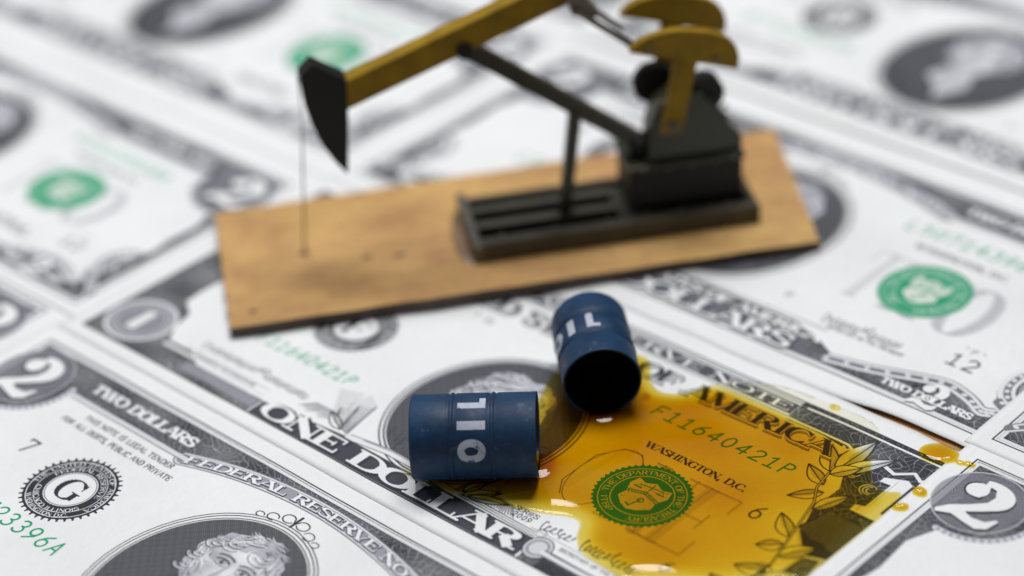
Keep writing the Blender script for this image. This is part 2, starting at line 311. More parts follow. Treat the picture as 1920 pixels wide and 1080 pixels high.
        s.line(C([(-.66,.2),(-.60,.3),(-.46,.42),(-.3,.46),(-.1,.50)]), .03*hs, INK, .5)
    def speck(s):
        n = s.rng.normal(0, 1, (s.H//6+1, s.W//6+1)).astype(np.float32); n = (n+np.roll(n,1,0)+np.roll(n,1,1)+np.roll(n,2,0))/2
        n = np.kron(n, np.ones((6, 6), np.float32))[:s.H, :s.W]; s.im *= (1+.010*n)[..., None]

def note_one(S, serial='F11640421P', district='F', num='6'):
    s = Note(S)
    s.poly([(3.1,3.1),(152.9,3.1),(152.9,64.2),(3.1,64.2)], (.45,.45,.47), 0.0)
    # outer frame lace, all round
    R = [(3.1,3.1),(47.5,3.1),(47.5,7.2),(30,7.2),(26,9.6),(20,9.5),(17.5,13),(16.3,17.5),(12.5,20),(12.0,24),(12.5,44),(17,48.5),(19,55),(23,58.2),(36,59.3),(36,64.2),(3.1,64.2)]
    s.lacepoly(R, 1, .82)
    L2 = [(152.9,3.1),(110,3.1),(110,7.4),(126,7.2),(130,9.6),(136,9.8),(139,14),(139.8,20),(144.2,24),(144.5,30),(140.5,36),(138.8,41),(139,48),(137,52),(133.5,55.5),(134.2,57.3),(120.5,59.4),(120.5,64.2),(152.9,64.2)]
    s.lacepoly(L2, 2, .92)
    # scalloped pale line inside the right hand corner
    s.line([(139,54.5),(141,57.5),(143.5,56.6),(146,58.8),(147.8,57.6),(150,59),(152,57.8)], .75, (.74,.74,.75)); s.line([(139,54.0),(141,57.0),(143.5,56.1),(146,58.3),(147.8,57.1),(150,58.5)], .2, INK)
    s.lacepoly([(139.5,36),(144.5,30.5),(149,32),(150.5,40),(146,43.2),(141,41.5)], 7, .96)
    for k in range(16): s.line([(140.2+k*.62, 35.6-k*.12+.3*math.sin(k)), (141.6+k*.55, 42.2-.2*k*.1)], .12, (.5,.5,.52), .7)
    for x_, y_, w_ in ((138.0,53.0,2.2),(142.6,50.5,1.6),(150.6,47.5,1.2),(149.8,36,1.4),(147.5,20,2.),(150.5,27,1.4),(141.5,24,1.6)):
        for j in range(7): s.line(arc(x_+j*.1, y_, w_*(1-j*.12), w_*(1-j*.12), 20+j*25, 230+j*25, 12), .22, (.66,.66,.68) if j % 2 else INK, .85)
    s.line([(139.5,36),(144.5,30.5),(149,32),(150.5,40)], .55, (.62,.62,.62))
    s.line([(144.5,30.5),(144.0,24),(139.5,19.5)], .5, (.62,.62,.62)); s.line([(147.6,31.4),(148.8,24),(146,16),(141,12)], .45, (.6,.6,.6))
    # large 1 in the right corner
    one = [(143.3,44.6),(149.0,44.6),(149.0,46.2),(147.6,46.8),(147.6,55.8),(146.3,56.6),(142.8,54.9),(142.8,53.6),(144.8,53.8),(144.8,46.8),(143.3,46.2)]
    s.poly([(x+.5, y-.5) for x, y in one], INK); s.poly(one, (.78,.78,.78))
    s.line([(144.2,45.2),(144.2,53)], .18, INK, .5); s.line([(145.2,47),(145.2,55.6)], .15, INK, .4)
    # leaves climbing the right side
    for a in [(135,50.8,131.0,57.0,1.3),(135.6,51.5,136.4,62.4,1.5),(136.2,51.2,141.8,60.2,1.2),(135.4,50.2,138.6,54.8,1.2),(136.4,47.2,131.2,50.4,1.1),(137.6,45.6,133.6,41.4,1.0),(138.8,41,141.5,47.5,1.0),
              (140.2,33,135.6,37.2,1.2),(140.6,31,137.2,28.4,1.1),(141.4,28,145.2,33.5,1.2),(142.4,24,137.6,22.5,1.2),(142.6,22,147.5,26.5,1.1),(141,17,136,18.5,1.1),(141,14,146,18,1.1)]: s.leaf(*a)
    s.line([(135.2,50.4),(136,46),(138,42.5),(140.3,33),(142,26),(141.5,18),(140,12)], .5, INK); s.line([(135.2,50.4),(136,46),(138,42.5),(140.3,33),(142,26)], .2, (.7,.7,.7))
    # lower left rosette
    for (cx, cy, rx, ry, tx) in [(10.8,10.6,7.2,6.6,0),(145.0,10.6,6.4,6.2,0),(10.5,54.5,6.4,8.0,0)]:
        s.ell(cx, cy, rx, ry, (.70,.70,.72)); s.ell(cx, cy, rx-.7, ry-.7, (.20,.20,.23)); s.ring(cx, cy, rx-1.3, ry-1.3, .35, (.55,.55,.57)); s.ring(cx, cy, rx-2.3, ry-2.3, .3, (.6,.6,.6)); s.ell(cx, cy, rx-3.3, ry-2.9, (.25,.25,.28))
        s.poly([(cx-1.1, cy-3), (cx+1.1, cy-3), (cx+.95, cy+3.2), (cx-.3, cy+3.2), (cx-1.3, cy+2.2), (cx-.9, cy+2.0)], WHT)
    # banner at the top
    s.poly([(36,59.8),(120.4,59.8),(120.4,62.9),(36,62.9)], (.07,.07,.09)); s.line([(36,63.5),(152.9,63.5)], .25); s.line([(3.1,63.5),(36,63.5)], .25)
    s.line([(36,59.2),(133,59.2)], .18); s.line([(122,63.0),(152.5,63.0)], .45, (.78,.78,.78)); s.line([(120.9,58.8),(133.2,58.6),(134.3,58.0),(133.6,57.2),(132.8,57.8)], .5, (.74,.74,.72)); s.line([(120.9,58.4),(133.0,58.2)], .16, INK)
    s.text('FEDERAL RESERVE NOTE', 41.5, 119.6, 60.35, 2.0, WHT, .30, .09)
    # title
    for dx, dy, c in ((.55,-.75,INK),(.38,-.55,WHT),(.30,-.42,INK),(.16,-.25,WHT)): s.text('THE UNITED STATES OF AMERICA', 23.0+dx, 132.0+dx, 54.0+dy, 3.7, c, .22, .08, grow=.25)
    s.text('THE UNITED STATES OF AMERICA', 23.0, 132.0, 54.0, 3.7, (.02,.02,.03), .27, .06)
    # portrait and its frame
    s.ell(81,27.4,17.0,19.4,(.74,.74,.75)); s.ring(81,27.4,16.8,19.2,.25); s.ring(81,27.4,16.0,18.4,.3)
    s.portrait(81,27.4,15.6,18.0,80.0,31.0,10.2,3)
    # draped panels under the portrait
    for m in (1, -1):
        def M(P): return [(78.2+m*(x-78.2), y) for x, y in P]
        s.poly(M([(62.5,12.5),(66.2,9.2),(64.2,18.5),(61,20.2),(59.8,15.8)]), (.55,.55,.58), .5); s.poly(M([(53,10.0),(57.5,10.8),(62.4,9.6),(60,13.2),(55.6,12.6)]), (.55,.55,.58), .5)
        for k in range(26): s.line(M([(65.9-k*.2, 9.3+k*.06), (64.0-k*.2+.8*math.sin(k*.6), 18.3-k*.22)]), .15, INK, .75)
        for k in range(20): s.line(M([(53.3+k*.44, 10.1+.4*math.sin(k*.9)), (55.4+k*.28, 12.6)]), .15, INK, .75)
        for k in range(14): s.line(M([(58.8-k*.25, 13.4+k*.35), (61.4-k*.12, 13.0+k*.5)]), .13, INK, .6)
    s.line([(66.6,9.0),(75,10.3),(81.5,10.3),(91,9.0)], 1.5, (.76,.76,.77)); s.line([(66.6,8.3),(75,9.6),(81.5,9.6),(91,8.3)], .15); s.line([(66.6,9.8),(75,11.1),(81.5,11.1),(91,9.8)], .15)
    s.line([(69.5,10.0),(75.5,10.8),(81,10.8),(87.5,10.0)], .35, (.35,.35,.38))
    # value panel
    s.poly([(47.8,3.3),(109.5,3.3),(109.5,8.4),(92,8.6),(66,8.6),(47.8,6.9)], (.045,.045,.06)); s.line([(47.8,6.9),(66,8.8)], .3)
    s.line([(92,9.6),(108.8,9.2)], .9, (.76,.76,.77)); s.line([(92,9.1),(108.8,8.7)], .16); s.line([(92,10.1),(108.6,9.7)], .16); s.line([(92,9.6),(108.8,9.2)], .12)
    s.line(arc(109.2,10.0,.9,.9,-100,190,12), .5, (.5,.5,.52)); s.ell(111.2,7.0,2.4,2.6,(.62,.62,.64)); s.ring(111.2,7,1.7,1.8,.5,(.3,.3,.33)); s.ring(111.2,7,2.4,2.6,.2)
    s.text('ONE DOLLAR', 49.6, 108.2, 3.9, 4.1, (.02,.02,.03), .42, .13, grow=.45)
    s.text('ONE DOLLAR', 49.2, 107.8, 4.25, 3.75, (.80,.80,.80), .42, .11)
    for a in [(92.5,9.4,97.4,13.6,.9),(93.5,9.8,100.4,12.2,.8),(92,10.2,93.6,14.4,.8),(64,9.6,59,12.4,.8)]: s.leaf(*a)
    s.line([(112.5,6.5),(128,6.4)], .9, (.72,.72,.74)); s.line([(112.5,7.2),(128,7.1)], .16); s.line([(112.5,5.9),(128,5.8)], .16); s.lacepoly([(113.5,3.1),(140,3.1),(140,5.4),(113.5,5.4)], 4, .9)
    s.poly([(28,4.6),(47,4.6),(47,7.0),(28,7.0)], (.3,.3,.33), .8); s.line([(20,8.4),(46,8.2)], .8, (.72,.72,.74))
    # seals, numbers
    gy = (.40,.38,.33)
    for P in ([(104.6,19.5),(102.6,22.5),(102.6,31),(105.2,35.2),(108.6,35.6),(111,33)],): s.line(P, .14)
    s.line(arc(107.2,27.2,4.6,8.6,90,450,30), .16, (.2,.17,.12))
    for k in range(26):
        f = k/26; s.line([(103.0+.25*k*.3, 22.0+f*12), (104.9+.1*k*.3, 21.5+f*13)], .10, INK, .35)
    s.text('NE', 112.5, 130.0, 18.6, 17.0, (.46,.42,.34), .16, .02, a=.45, serif=True); s.text('NE', 112.2, 129.7, 18.9, 17.0, (.2,.18,.14), .008, .008, a=.9)
    s.seal_green(115.5, 27.2, 8.35)
    s.seal_black(43.6, 33.4, 8.0, district)
    s.serial(serial, 101.2, 130.6, 45.7, 2.9, ital=.12); s.serial(serial, 31.5, 56.0, 19.6, 2.7, ital=.12)
    s.text('WASHINGTON, D.C.', 107.0, 127.6, 37.9, 1.55, INK, .24, .07)
    s.serial(num, 131.2, 134.0, 33.3, 3.3, INK, .10); s.serial(num, 24.0, 27.0, 44.5, 3.3, INK, .1); s.serial(num, 22, 25, 21.0, 2.6, INK, .12); s.serial(num, 128.5, 131, 14.5, 2.6, INK, .1)
    s.text('THIS NOTE IS LEGAL TENDER', 24, 48, 48.4, 1.05, INK, .16, .1, serif=False); s.text('FOR ALL DEBTS, PUBLIC AND PRIVATE', 22, 50, 46.6, 1.05, INK, .16, .1, serif=False)
    s.serial('T 31', 57, 62, 49.5, 1.4, INK, .12)
    s.text('SERIES', 101.5, 106.3, 12.1, 1.0, INK, .2, .1, serif=False); s.serial('2009', 102, 106, 10.7, 1.05, INK, .16)
    s.sign(108.0, 114.2, 11.6, 2.0, 4); s.sign(116.0, 127.0, 11.8, 2.4, 9); s.sign(26, 53, 12.6, 2.0, 2)
    s.line([(107,10.2),(133,9.6)], .16, (.3,.3,.3)); s.line([(24,10.2),(46,10.0)], .16, (.3,.3,.3)); s.text('TREASURER OF THE UNITED STATES', 27, 43, 8.9, .8, INK, .15, .1, serif=False)
    s.text('SECRETARY OF THE TREASURY', 114, 130, 8.5, .8, INK, .15, .1, serif=False)
    s.line([(3.1,3.1),(152.9,3.1),(152.9,64.2),(3.1,64.2),(3.1,3.1)], .3)
    s.speck(); return s

def note_two(S, serial='L50723396A', district='G', num='7'):
    s = Note(S); mx = lambda P: [(156-x, y) for x, y in P]
    # band along the top
    rib = lambda x: 59.7-.0063*(x-78)**2
    xs = np.linspace(50, 106, 25)
    low = [(x, rib(x)-1.6) for x in xs]; half = arc(9.5,54,10.2,10.2,5,-95,14)
    left = [(3.6,63.0),(3.6,3.6)]
    inner_l = [(12,4.0)]
    # one polygon each side so the centre stays open
    def side(P): return P
    TOPL = [(78,63.0),(3.6,63.0),(3.6,30),(6.8,30.5),(6.2,38.5)]+[(x, y) for x, y in arc(9.5,54,10.3,10.3,-97,2,14)]+[(21,54.8),(50,54.8)]+[(x, rib(x)-1.6) for x in np.linspace(51, 78, 12)]
    botc = [(45.6,5.9),(78,11.9)]
    BOTL = [(78,3.6),(3.6,3.6),(3.6,30),(6.8,30.5),(6.0,26),(7.5,21.5),(11.7,18.8),(12.2,14.8),(9.4,10.6),(11.2,9.6),(14.1,11.4),(19.5,13.0),(25.1,11.2),(32.3,8.6),(40.4,7.4),(45,9.8),(51,11.6),(78,11.9)]
    for k, P in enumerate((TOPL, mx(TOPL))): s.lacepoly(P, 1+k, .84)
    for k, P in enumerate((BOTL, mx(BOTL))): s.lacepoly(P, 4+k, .84)
    s.line([(3.1,3.1),(152.9,3.1),(152.9,63.4),(3.1,63.4),(3.1,3.1)], .28); s.line([(4.0,4.0),(152,4.0),(152,62.5),(4.0,62.5),(4.0,4.0)], .7, (.72,.72,.74)); s.line([(4.4,4.4),(151.6,4.4),(151.6,62.1),(4.4,62.1),(4.4,4.4)], .15)
    # ribbon
    P = np.array([(x, rib(x)) for x in xs]); s.line(P, 3.6, (.14,.14,.17)); s.line(P, 3.1, (.74,.74,.75)); s.line(P, 2.5, (.30,.30,.34))
    s.text('FEDERAL RESERVE NOTE', 50.4, 105.6, 0, 1.9, (.04,.04,.06), .34, .14, path=lambda x, y: (x+.15, rib(x)-.95+y-.12), grow=.25)
    s.text('FEDERAL RESERVE NOTE', 50.4, 105.6, 0, 1.9, (.82,.82,.82), .32, .10, path=lambda x, y: (x, rib(x)-.9+y))
    for x0, x1 in ((50.5, 20.5), (105.5, 135.5)): s.line([(x0, 54.9), (x1, 54.9)], 1.0, (.66,.66,.69)); s.line([(x0, 54.3), (x1, 54.3)], .16); s.line([(x0, 55.6), (x1, 55.6)], .16)
    # corner figures
    for cx, m in ((9.6, 1), (146.4, -1)):
        s.ring(cx, 54, 9.9, 9.9, 1.2, (.66,.66,.70), 1, -100 if m > 0 else 175, 10 if m > 0 else 285); s.ring(cx, 54, 9.2, 9.2, .15, INK, 1, -100 if m > 0 else 175, 10 if m > 0 else 285)
        for k in range(16):
            a = math.radians((-98+k*7) if m > 0 else (278-k*7)); s.ell(cx+9.9*math.cos(a), 54+9.9*math.sin(a), .42, .42, (.3,.3,.34))
        s.ell(cx, 54, 7.6, 8.0, (.13,.13,.16), .75); s.ring(cx, 54, 7.6, 8.0, .25, (.5,.5,.52))
        for q_ in range(9): s.line([(cx+(6.9-.45*q_+.35*math.sin(9*a_))*math.cos(a_), 54+(7.3-.45*q_+.35*math.sin(9*a_))*math.sin(a_)) for a_ in np.linspace(0, 2*math.pi, 90)], .1, (.40,.40,.43), .5)
        s.two(cx+.2, 53.9, 12.4)
    s.text('TWO DOLLARS', 22.0, 48.4, 57.6, 2.2, (.80,.80,.81), .34, .16); s.text('TWO DOLLARS', 107.6, 134, 57.6, 2.2, (.80,.80,.81), .34, .16)
    # scrolls inside the band, lower corners
    for m in (0, 1):
        def F(P): return mx(P) if m == 0 else P
        Q = [(9.4,10.2),(11.2,9.4),(14.1,11.2),(19.5,12.8),(25.1,11.0),(32.3,8.4),(40.4,7.0)]
        # smooth
        t = np.linspace(0, len(Q)-1, 40); Qx = np.interp(t, range(len(Q)), [q[0] for q in Q]); Qy = np.interp(t, range(len(Q)), [q[1] for q in Q])
        k = np.ones(5)/5; Qx[2:-2] = np.convolve(Qx, k, 'valid'); Qy[2:-2] = np.convolve(Qy, k, 'valid'); Q = list(zip(Qx, Qy))
        s.line(F([(x, y-.7) for x, y in Q]), 2.4, (.16,.16,.19)); s.line(F(Q), .6, (.74,.74,.75)); s.line(F([(x, y-1.7) for x, y in Q]), .6, (.74,.74,.75))
        for x, y in Q[::3]: s.ell(F([(x, y-.85)])[0][0], y-.85, .55, .38, (.72,.72,.73))
        c0 = F([(5.6, 18.5)])[0]
        for r_, w_, c_ in ((7.0,1.0,(.72,.72,.73)),(5.9,1.1,(.18,.18,.2)),(4.9,.7,(.72,.72,.73)),(3.6,.9,(.3,.3,.33)),(2.4,.7,(.7,.7,.7))): s.line(arc(c0[0], c0[1], r_, r_, -60 if m else 240, 70 if m else 110, 15), w_, c_)
        for k_ in range(9):
            a = math.radians(-60+k_*16) if m else math.radians(240-k_*16); s.ell(c0[0]+5.9*math.cos(a), c0[1]+5.9*math.sin(a), .42, .42, (.74,.74,.74))
        s.line(F([(3.8,7.2),(6.5,10.5),(10,12.5)]), 2.2, (.18,.18,.2)); s.line(F([(3.8,8.2),(6.5,11.4),(10,13.6)]), .4, (.72,.72,.73)); s.line(F([(3.8,6.2),(7.2,9.6),(10.6,11.4)]), .4, (.72,.72,.73))
        for k_ in range(5): s.ell(*F([(4.4+k_*1.3, 8.0+k_*1.15)])[0], .5, .38, (.74,.74,.74))
        cx = F([(20., 0)])[0][0]; s.two(cx, 7.3, 7.2)
        s.text('TWO DOLLARS', cx-9.2, cx+8.6, 5.8, 1.5, (.06,.06,.08), .36, .2, grow=.3); s.text('TWO DOLLARS', cx-9.2, cx+8.6, 5.8, 1.5, (.82,.82,.82), .34, .2)
    # bottom lettering
    s.poly([(43,4.2),(113,4.2),(111,8.4),(45,8.4)], (.12,.12,.15), .65)
    s.text('TWO DOLLARS', 48.6, 108.4, 4.1, 3.6, (.03,.03,.05), .36, .16, grow=.35); s.text('TWO DOLLARS', 48, 108, 4.4, 3.5, (.82,.82,.82), .34, .13)
    s.text('THE UNITED STATES OF AMERICA', 44.5, 111.5, 8.9, 2.0, (.82,.82,.82), .34, .14)
    s.line([(45,12.1),(111,12.1)], .5, (.7,.7,.72)); s.line([(45,12.5),(111,12.5)], .15)
    # portrait
    px, py = 77.3, 33.0
    s.ring(px, py, 17.9, 20.6, .2); s.ring(px, py, 17.3, 20.0, .22); s.ring(px, py, 16.6, 19.3, .2)
    s.portrait(px, py, 16.3, 19.0, 77.6, 40.3, 9.2, 7)
    for m in (-1, 1):   # small scroll ornament above the oval
        s.line([(px+m*x, y) for x, y in [(0,54.2),(.5,55.2)]+arc(1.6,54.9,1.2,1.0,150,-150,14)], .24); s.line([(px+m*x, y) for x, y in arc(4.1,53.7,1.1,.9,170,-120,12)], .22); s.line([(px+m*x, y) for x, y in arc(6.3,52.9,.8,.6,170,-100,10)], .2); pass
    s.line([(px,53.6),(px,56.4)], .5)
    # seals, numbers, words
    s.text('TWO', 103.0, 131.5, 23.0, 15.5, (.40,.40,.43), .17, .03, a=.35); s.text('TWO', 103.0, 131.5, 23.0, 15.5, (.3,.3,.32), .01, .01, a=.7)
    s.seal_green(117.3, 31.8, 8.6); s.seal_black(41.6, 37.6, 8.6, district)
    s.serial(serial, 24.0, 53.4, 24.8, 3.2, ital=.12); s.serial(serial, 101.0, 131.0, 47.2, 3.0, ital=.12)
    s.text('WASHINGTON, D.C.', 107, 127, 42.6, 1.5, INK, .2, .08)
    s.text('THIS NOTE IS LEGAL TENDER', 27.6, 50.4, 51.5, 1.25, INK, .18, .10, serif=False, pad=.12); s.text('FOR ALL DEBTS, PUBLIC AND PRIVATE', 24.4, 52.6, 49.0, 1.25, INK, .18, .1, serif=False, pad=.12)
    s.serial(num, 24.9, 28.1, 39.0, 3.4, INK, .12); s.serial(('12'), 131.8, 138.2, 16.4, 3.2, INK, .12); s.serial('F', 97.6, 100, 16.6, 1.4, INK, .14); s.serial('"F"', 132.4, 137.4, 20.8, 1.3, INK, .12)
    s.sign(25, 46, 18.5, 2.6, 12); s.sign(108, 124, 15.4, 2.2, 5)
    s.text('TREASURER OF THE UNITED STATES', 26, 44, 15.0, .9, INK, .15, .1, serif=False); s.text('SECRETARY OF THE TREASURY', 110, 126, 13.2, .9, INK, .15, .1, serif=False)
    s.speck(); return s

# ---------------------------------------------------------------- notes
def und(x, y):   # the gentle waviness the sheets share, mm
    return .20*np.sin(x*.045+y*.03+.4)+.14*np.sin(x*.02-y*.085+1.1)+.06*np.sin(x*.13+y*.05)+.035*np.sin(x*.31-y*.22)
def note_material(name, art):
    h, w = art.im.shape[:2]; img = bpy.data.images.new(name, w, h, alpha=False)
    a = np.clip(art.im, 0, 1); a = np.where(a <= .0031308, a*12.92, 1.055*np.power(np.maximum(a, 1e-6), 1/2.4)-.055)
    px = np.ones((h, w, 4), np.float32); px[..., :3] = a; img.pixels.foreach_set(px.ravel()); img.update(); img.pack()
    m = bpy.data.materials.new(name); m.use_nodes = True; nt = m.node_tree; b = nt.nodes['Principled BSDF']
    t = nt.nodes.new('ShaderNodeTexImage'); t.image = img; t.extension = 'EXTEND'; t.interpolation = 'Cubic'
    uv = nt.nodes.new('ShaderNodeUVMap'); uv.uv_map = 'UVMap'; nt.links.new(uv.outputs[0], t.inputs[0])
    tc = nt.nodes.new('ShaderNodeTexCoord'); n = nt.nodes.new('ShaderNodeTexNoise'); n.inputs['Scale'].default_value = 3.; n.inputs['Detail'].default_value = 8
    nt.links.new(tc.outputs['Object'], n.inputs['Vector'])
    rp = nt.nodes.new('ShaderNodeMapRange'); rp.inputs[1].default_value = .3; rp.inputs[2].default_value = .7; rp.inputs[3].default_value = .90; rp.inputs[4].default_value = 1.01
    nt.links.new(n.outputs['Fac'], rp.inputs[0]); mx = nt.nodes.new('ShaderNodeMix'); mx.data_type = 'RGBA'; mx.blend_type = 'MULTIPLY'; mx.inputs[0].default_value = 1
    nt.links.new(t.outputs[0], mx.inputs[6]); nt.links.new(rp.outputs[0], mx.inputs[7]); nt.links.new(mx.outputs[2], b.inputs['Base Color'])
    f = nt.nodes.new('ShaderNodeTexNoise'); f.inputs['Scale'].default_value = 45.; f.inputs['Detail'].default_value = 7; nt.links.new(tc.outputs['Object'], f.inputs['Vector'])
    bp = nt.nodes.new('ShaderNodeBump'); bp.inputs['Strength'].default_value = .35; bp.inputs['Distance'].default_value = .0015
    sx = nt.nodes.new('ShaderNodeSeparateXYZ'); nt.links.new(uv.outputs[0], sx.inputs[0]); cr = nt.nodes.new('ShaderNodeMath'); cr.operation = 'PINGPONG'; cr.inputs[1].default_value = .25; nt.links.new(sx.outputs[0], cr.inputs[0])
    cf = nt.nodes.new('ShaderNodeMapRange'); cf.inputs[1].default_value = 0; cf.inputs[2].default_value = .012; cf.inputs[3].default_value = 1.6; cf.inputs[4].default_value = 0; nt.links.new(cr.outputs[0], cf.inputs[0])
    ad = nt.nodes.new('ShaderNodeMath'); nt.links.new(f.outputs['Fac'], ad.inputs[0]); nt.links.new(cf.outputs[0], ad.inputs[1]); nt.links.new(ad.outputs[0], bp.inputs['Height']); nt.links.new(bp.outputs['Normal'], b.inputs['Normal'])
    b.inputs['Roughness'].default_value = .62; b.inputs['Specular IOR Level'].default_value = .35
    return m
ZN = {}
def note(kind, serial, S, rect, z, label, cat='banknote', ext=(0, 0, 0, 0), wavy=None, num='7', lift=None, rot=0.):
    art = (note_one if kind == 1 else note_two)(S, serial, 'F' if kind == 1 else 'G', num)
    name = 'one_dollar_note' if kind == 1 else 'two_dollar_note'
    m = note_material(name, art); x0, y0, x1, y1 = rect; ax, bx = x0-ext[0], x1+ext[1]; ay, by = y0-ext[2], y1+ext[3]
    nx, ny = 110, 50; gx = np.linspace(ax, bx, nx+1); gy = np.linspace(ay, by, ny+1); rg = np.random.RandomState(int(z*100)+kind)
    e = [np.convolve(rg.normal(0, 1, nx+9), np.ones(5)/5, 'valid')[:nx+1]*.10 for _ in range(4)]
    V = []; UV = []; cx, cy = (ax+bx)/2, (ay+by)/2; cr, sr = math.cos(rot), math.sin(rot)
    for side in (0, 1):
        for j, y in enumerate(gy):
            for i, x in enumerate(gx):
                xx, yy = x, y
                if wavy == 'top' and j > ny-6: yy += (e[0][i]*2.2-.25*math.sin(x*.35)*math.exp(-((x-138)/14)**2))*(j-ny+6)/6
                if wavy == 'bottom' and j < 6: yy += (e[1][i]*1.6+.12*math.sin(x*.28+1)-1.5*min(1, max(0, (131-x)/12))-.3*min(1, max(0, (146-x)/16)))*(6-j)/6
                UV.append(((xx-x0)/(x1-x0), (yy-y0)/(y1-y0)))
                dx, dy = xx-cx, yy-cy; X = cx+dx*cr-dy*sr; Y = cy+dx*sr+dy*cr
                zz = z-.35+float(und(X, Y))
                if lift: zz += lift(xx, yy)
                V.append((X*MM, Y*MM, (zz-(.10 if side else 0))*MM))
    N = (nx+1)*(ny+1); Fc = []
    for j in range(ny):
        for i in range(nx):
            a = j*(nx+1)+i; Fc.append((a, a+1, a+nx+2, a+nx+1)); Fc.append((N+a+nx+1, N+a+nx+2, N+a+1, N+a))
    for i in range(nx):
        Fc.append((N+i, N+i+1, i+1, i)); a = ny*(nx+1)+i; Fc.append((a, a+1, N+a+1, N+a))
    for j in range(ny):
        a = j*(nx+1); Fc.append((a, a+nx+1, N+a+nx+1, N+a)); a += nx; Fc.append((N+a, N+a+nx+1, a+nx+1, a))
    me = bpy.data.meshes.new(name); me.from_pydata(V, [], Fc); uvl = me.uv_layers.new(name='UVMap')
    idx = np.zeros(len(me.loops), int); me.loops.foreach_get('vertex_index', idx); uvl.data.foreach_set('uv', np.array(UV)[idx].ravel())
    o = link(name, me, m, smooth=True)
    # object origin at the sheet's lower left corner
    org = Vector(V[0]); me.transform(Matrix.Translation(-org)); o.location = org
    tag(o, label, cat, 'dollar notes laid edge to edge'); return o

table = mat('table_wood', (.42, .21, .07), .55, noise=.35, nscale=6)
bm = bmesh.new(); bmesh.ops.create_grid(bm, x_segments=1, y_segments=1, size=1); bmesh.ops.scale(bm, verts=bm.verts, vec=(14, 14, 1)); bmesh.ops.translate(bm, verts=bm.verts, vec=(0, 1, -.0078))
me = bpy.data.meshes.new('table'); bm.to_mesh(me); bm.free(); tag(link('table_top', me, table), kind='structure')

note(1, 'F11640421P', 16, (0, 0, 156, 67), .40, 'one dollar note under the amber oil spill, both barrels lying on it', wavy='top', ext=(0, 0, .3, 1.5), num='6')
note(2, 'L50723396A', 16, (-.7, -67.3, 155.3, -.1), .26, 'two dollar note at lower left with round G seal and portrait cut by bottom edge', ext=(.8, 0, 0, .5))
note(2, 'L50714396A', 13, (148.5, 5, 304.5, 71.9), .56, 'two dollar note at lower right, big white 2 beside the oily note', ext=(.3, 0, 0, 0))
note(2, 'L50714398B', 12, (-.2, 70.1, 155.8, 142.9), .48, 'two dollar note under the board\'s right end, green seal and black 12 showing', ext=(.3, 0, .25, 3.0), wavy='bottom', rot=.004)
note(2, 'G20817745A', 12, (147.4, 71.2, 303.4, 141), .66, 'note at the right edge showing only its patterned lower left corner', ext=(.2, 0, 0, 0))
note(2, 'K40035518A', 8, (-158.5, 4.1, -.6, 65.2), .30, 'two dollar note left of the wooden board, with a blurred green seal', ext=(0, 1.2, .5, 2.5))
note(2, 'C90216347B', 8, (-163, -60.5, -3.2, 6.0), .12, 'note at the left edge showing only a dark corner beside the big 2 corner', ext=(0, 3, 0, 0))
note(2, 'E13406627A', 8, (-158.5, 72.2, -2.4, 145), .22, 'blurred note behind the black horse head, its green seal above the head', ext=(0, 3.0, 4.5, 1.5))
note(2, 'B77420513A', 8, (-2.6, 148.3, 153.4, 219), .52, 'blurred note at far right with a black seal and large dark portrait', ext=(1.0, 0, 1.9, 1.5))
note(1, 'D55190362C', 6, (-160, 149.5, -4, 218), .14, 'blurred note along the top edge, farthest back behind the yellow beam', ext=(0, 1.5, 3.5, 0))
note(1, 'H31882704A', 6, (-3, 221.5, 153, 290), .18, 'note at the top right corner, behind the one with the black seal', ext=(0, 0, 1.5, 0))

# ---------------------------------------------------------------- oil
def seg_dist(P, poly):
    poly = np.asarray(poly, float); d = np.full(len(P), 9e9); ins = np.zeros(len(P), bool); X, Y = P[:, 0], P[:, 1]
    for k in range(len(poly)):
        p = poly[k]; q = poly[(k+1) % len(poly)]; e = q-p
        if abs(e[1]) > 1e-9: ins ^= ((p[1] > Y) != (q[1] > Y)) & (X < (Y-p[1])*e[0]/e[1]+p[0])
        t = np.clip(((X-p[0])*e[0]+(Y-p[1])*e[1])/(e@e), 0, 1); d = np.minimum(d, np.hypot(X-p[0]-t*e[0], Y-p[1]-t*e[1]))
    return np.where(ins, d, -d)
def smooth_poly(P, n=4):
    P = np.asarray(P, float)
    for _ in range(n): P = np.concatenate([.75*P+.25*np.roll(P, -1, 0), .25*P+.75*np.roll(P, -1, 0)], 1).reshape(-1, 2)
    return P
oil = bpy.data.materials.new('amber_oil'); oil.use_nodes = True; nt = oil.node_tree; nt.nodes.clear()
out = nt.nodes.new('ShaderNodeOutputMaterial'); tr = nt.nodes.new('ShaderNodeBsdfTransparent'); gl = nt.nodes.new('ShaderNodeBsdfGlossy'); gl.inputs['Roughness'].default_value = .03
fr = nt.nodes.new('ShaderNodeFresnel'); fr.inputs[0].default_value = 1.47; ge = nt.nodes.new('ShaderNodeNewGeometry')
sb = nt.nodes.new('ShaderNodeMath'); sb.operation = 'SUBTRACT'; sb.inputs[0].default_value = 1; nt.links.new(ge.outputs['Backfacing'], sb.inputs[1])
ml = nt.nodes.new('ShaderNodeMath'); ml.operation = 'MULTIPLY'; nt.links.new(fr.outputs[0], ml.inputs[0]); nt.links.new(sb.outputs[0], ml.inputs[1])
mx = nt.nodes.new('ShaderNodeMixShader'); nt.links.new(ml.outputs[0], mx.inputs[0]); nt.links.new(tr.outputs[0], mx.inputs[1]); nt.links.new(gl.outputs[0], mx.inputs[2]); nt.links.new(mx.outputs[0], out.inputs['Surface'])
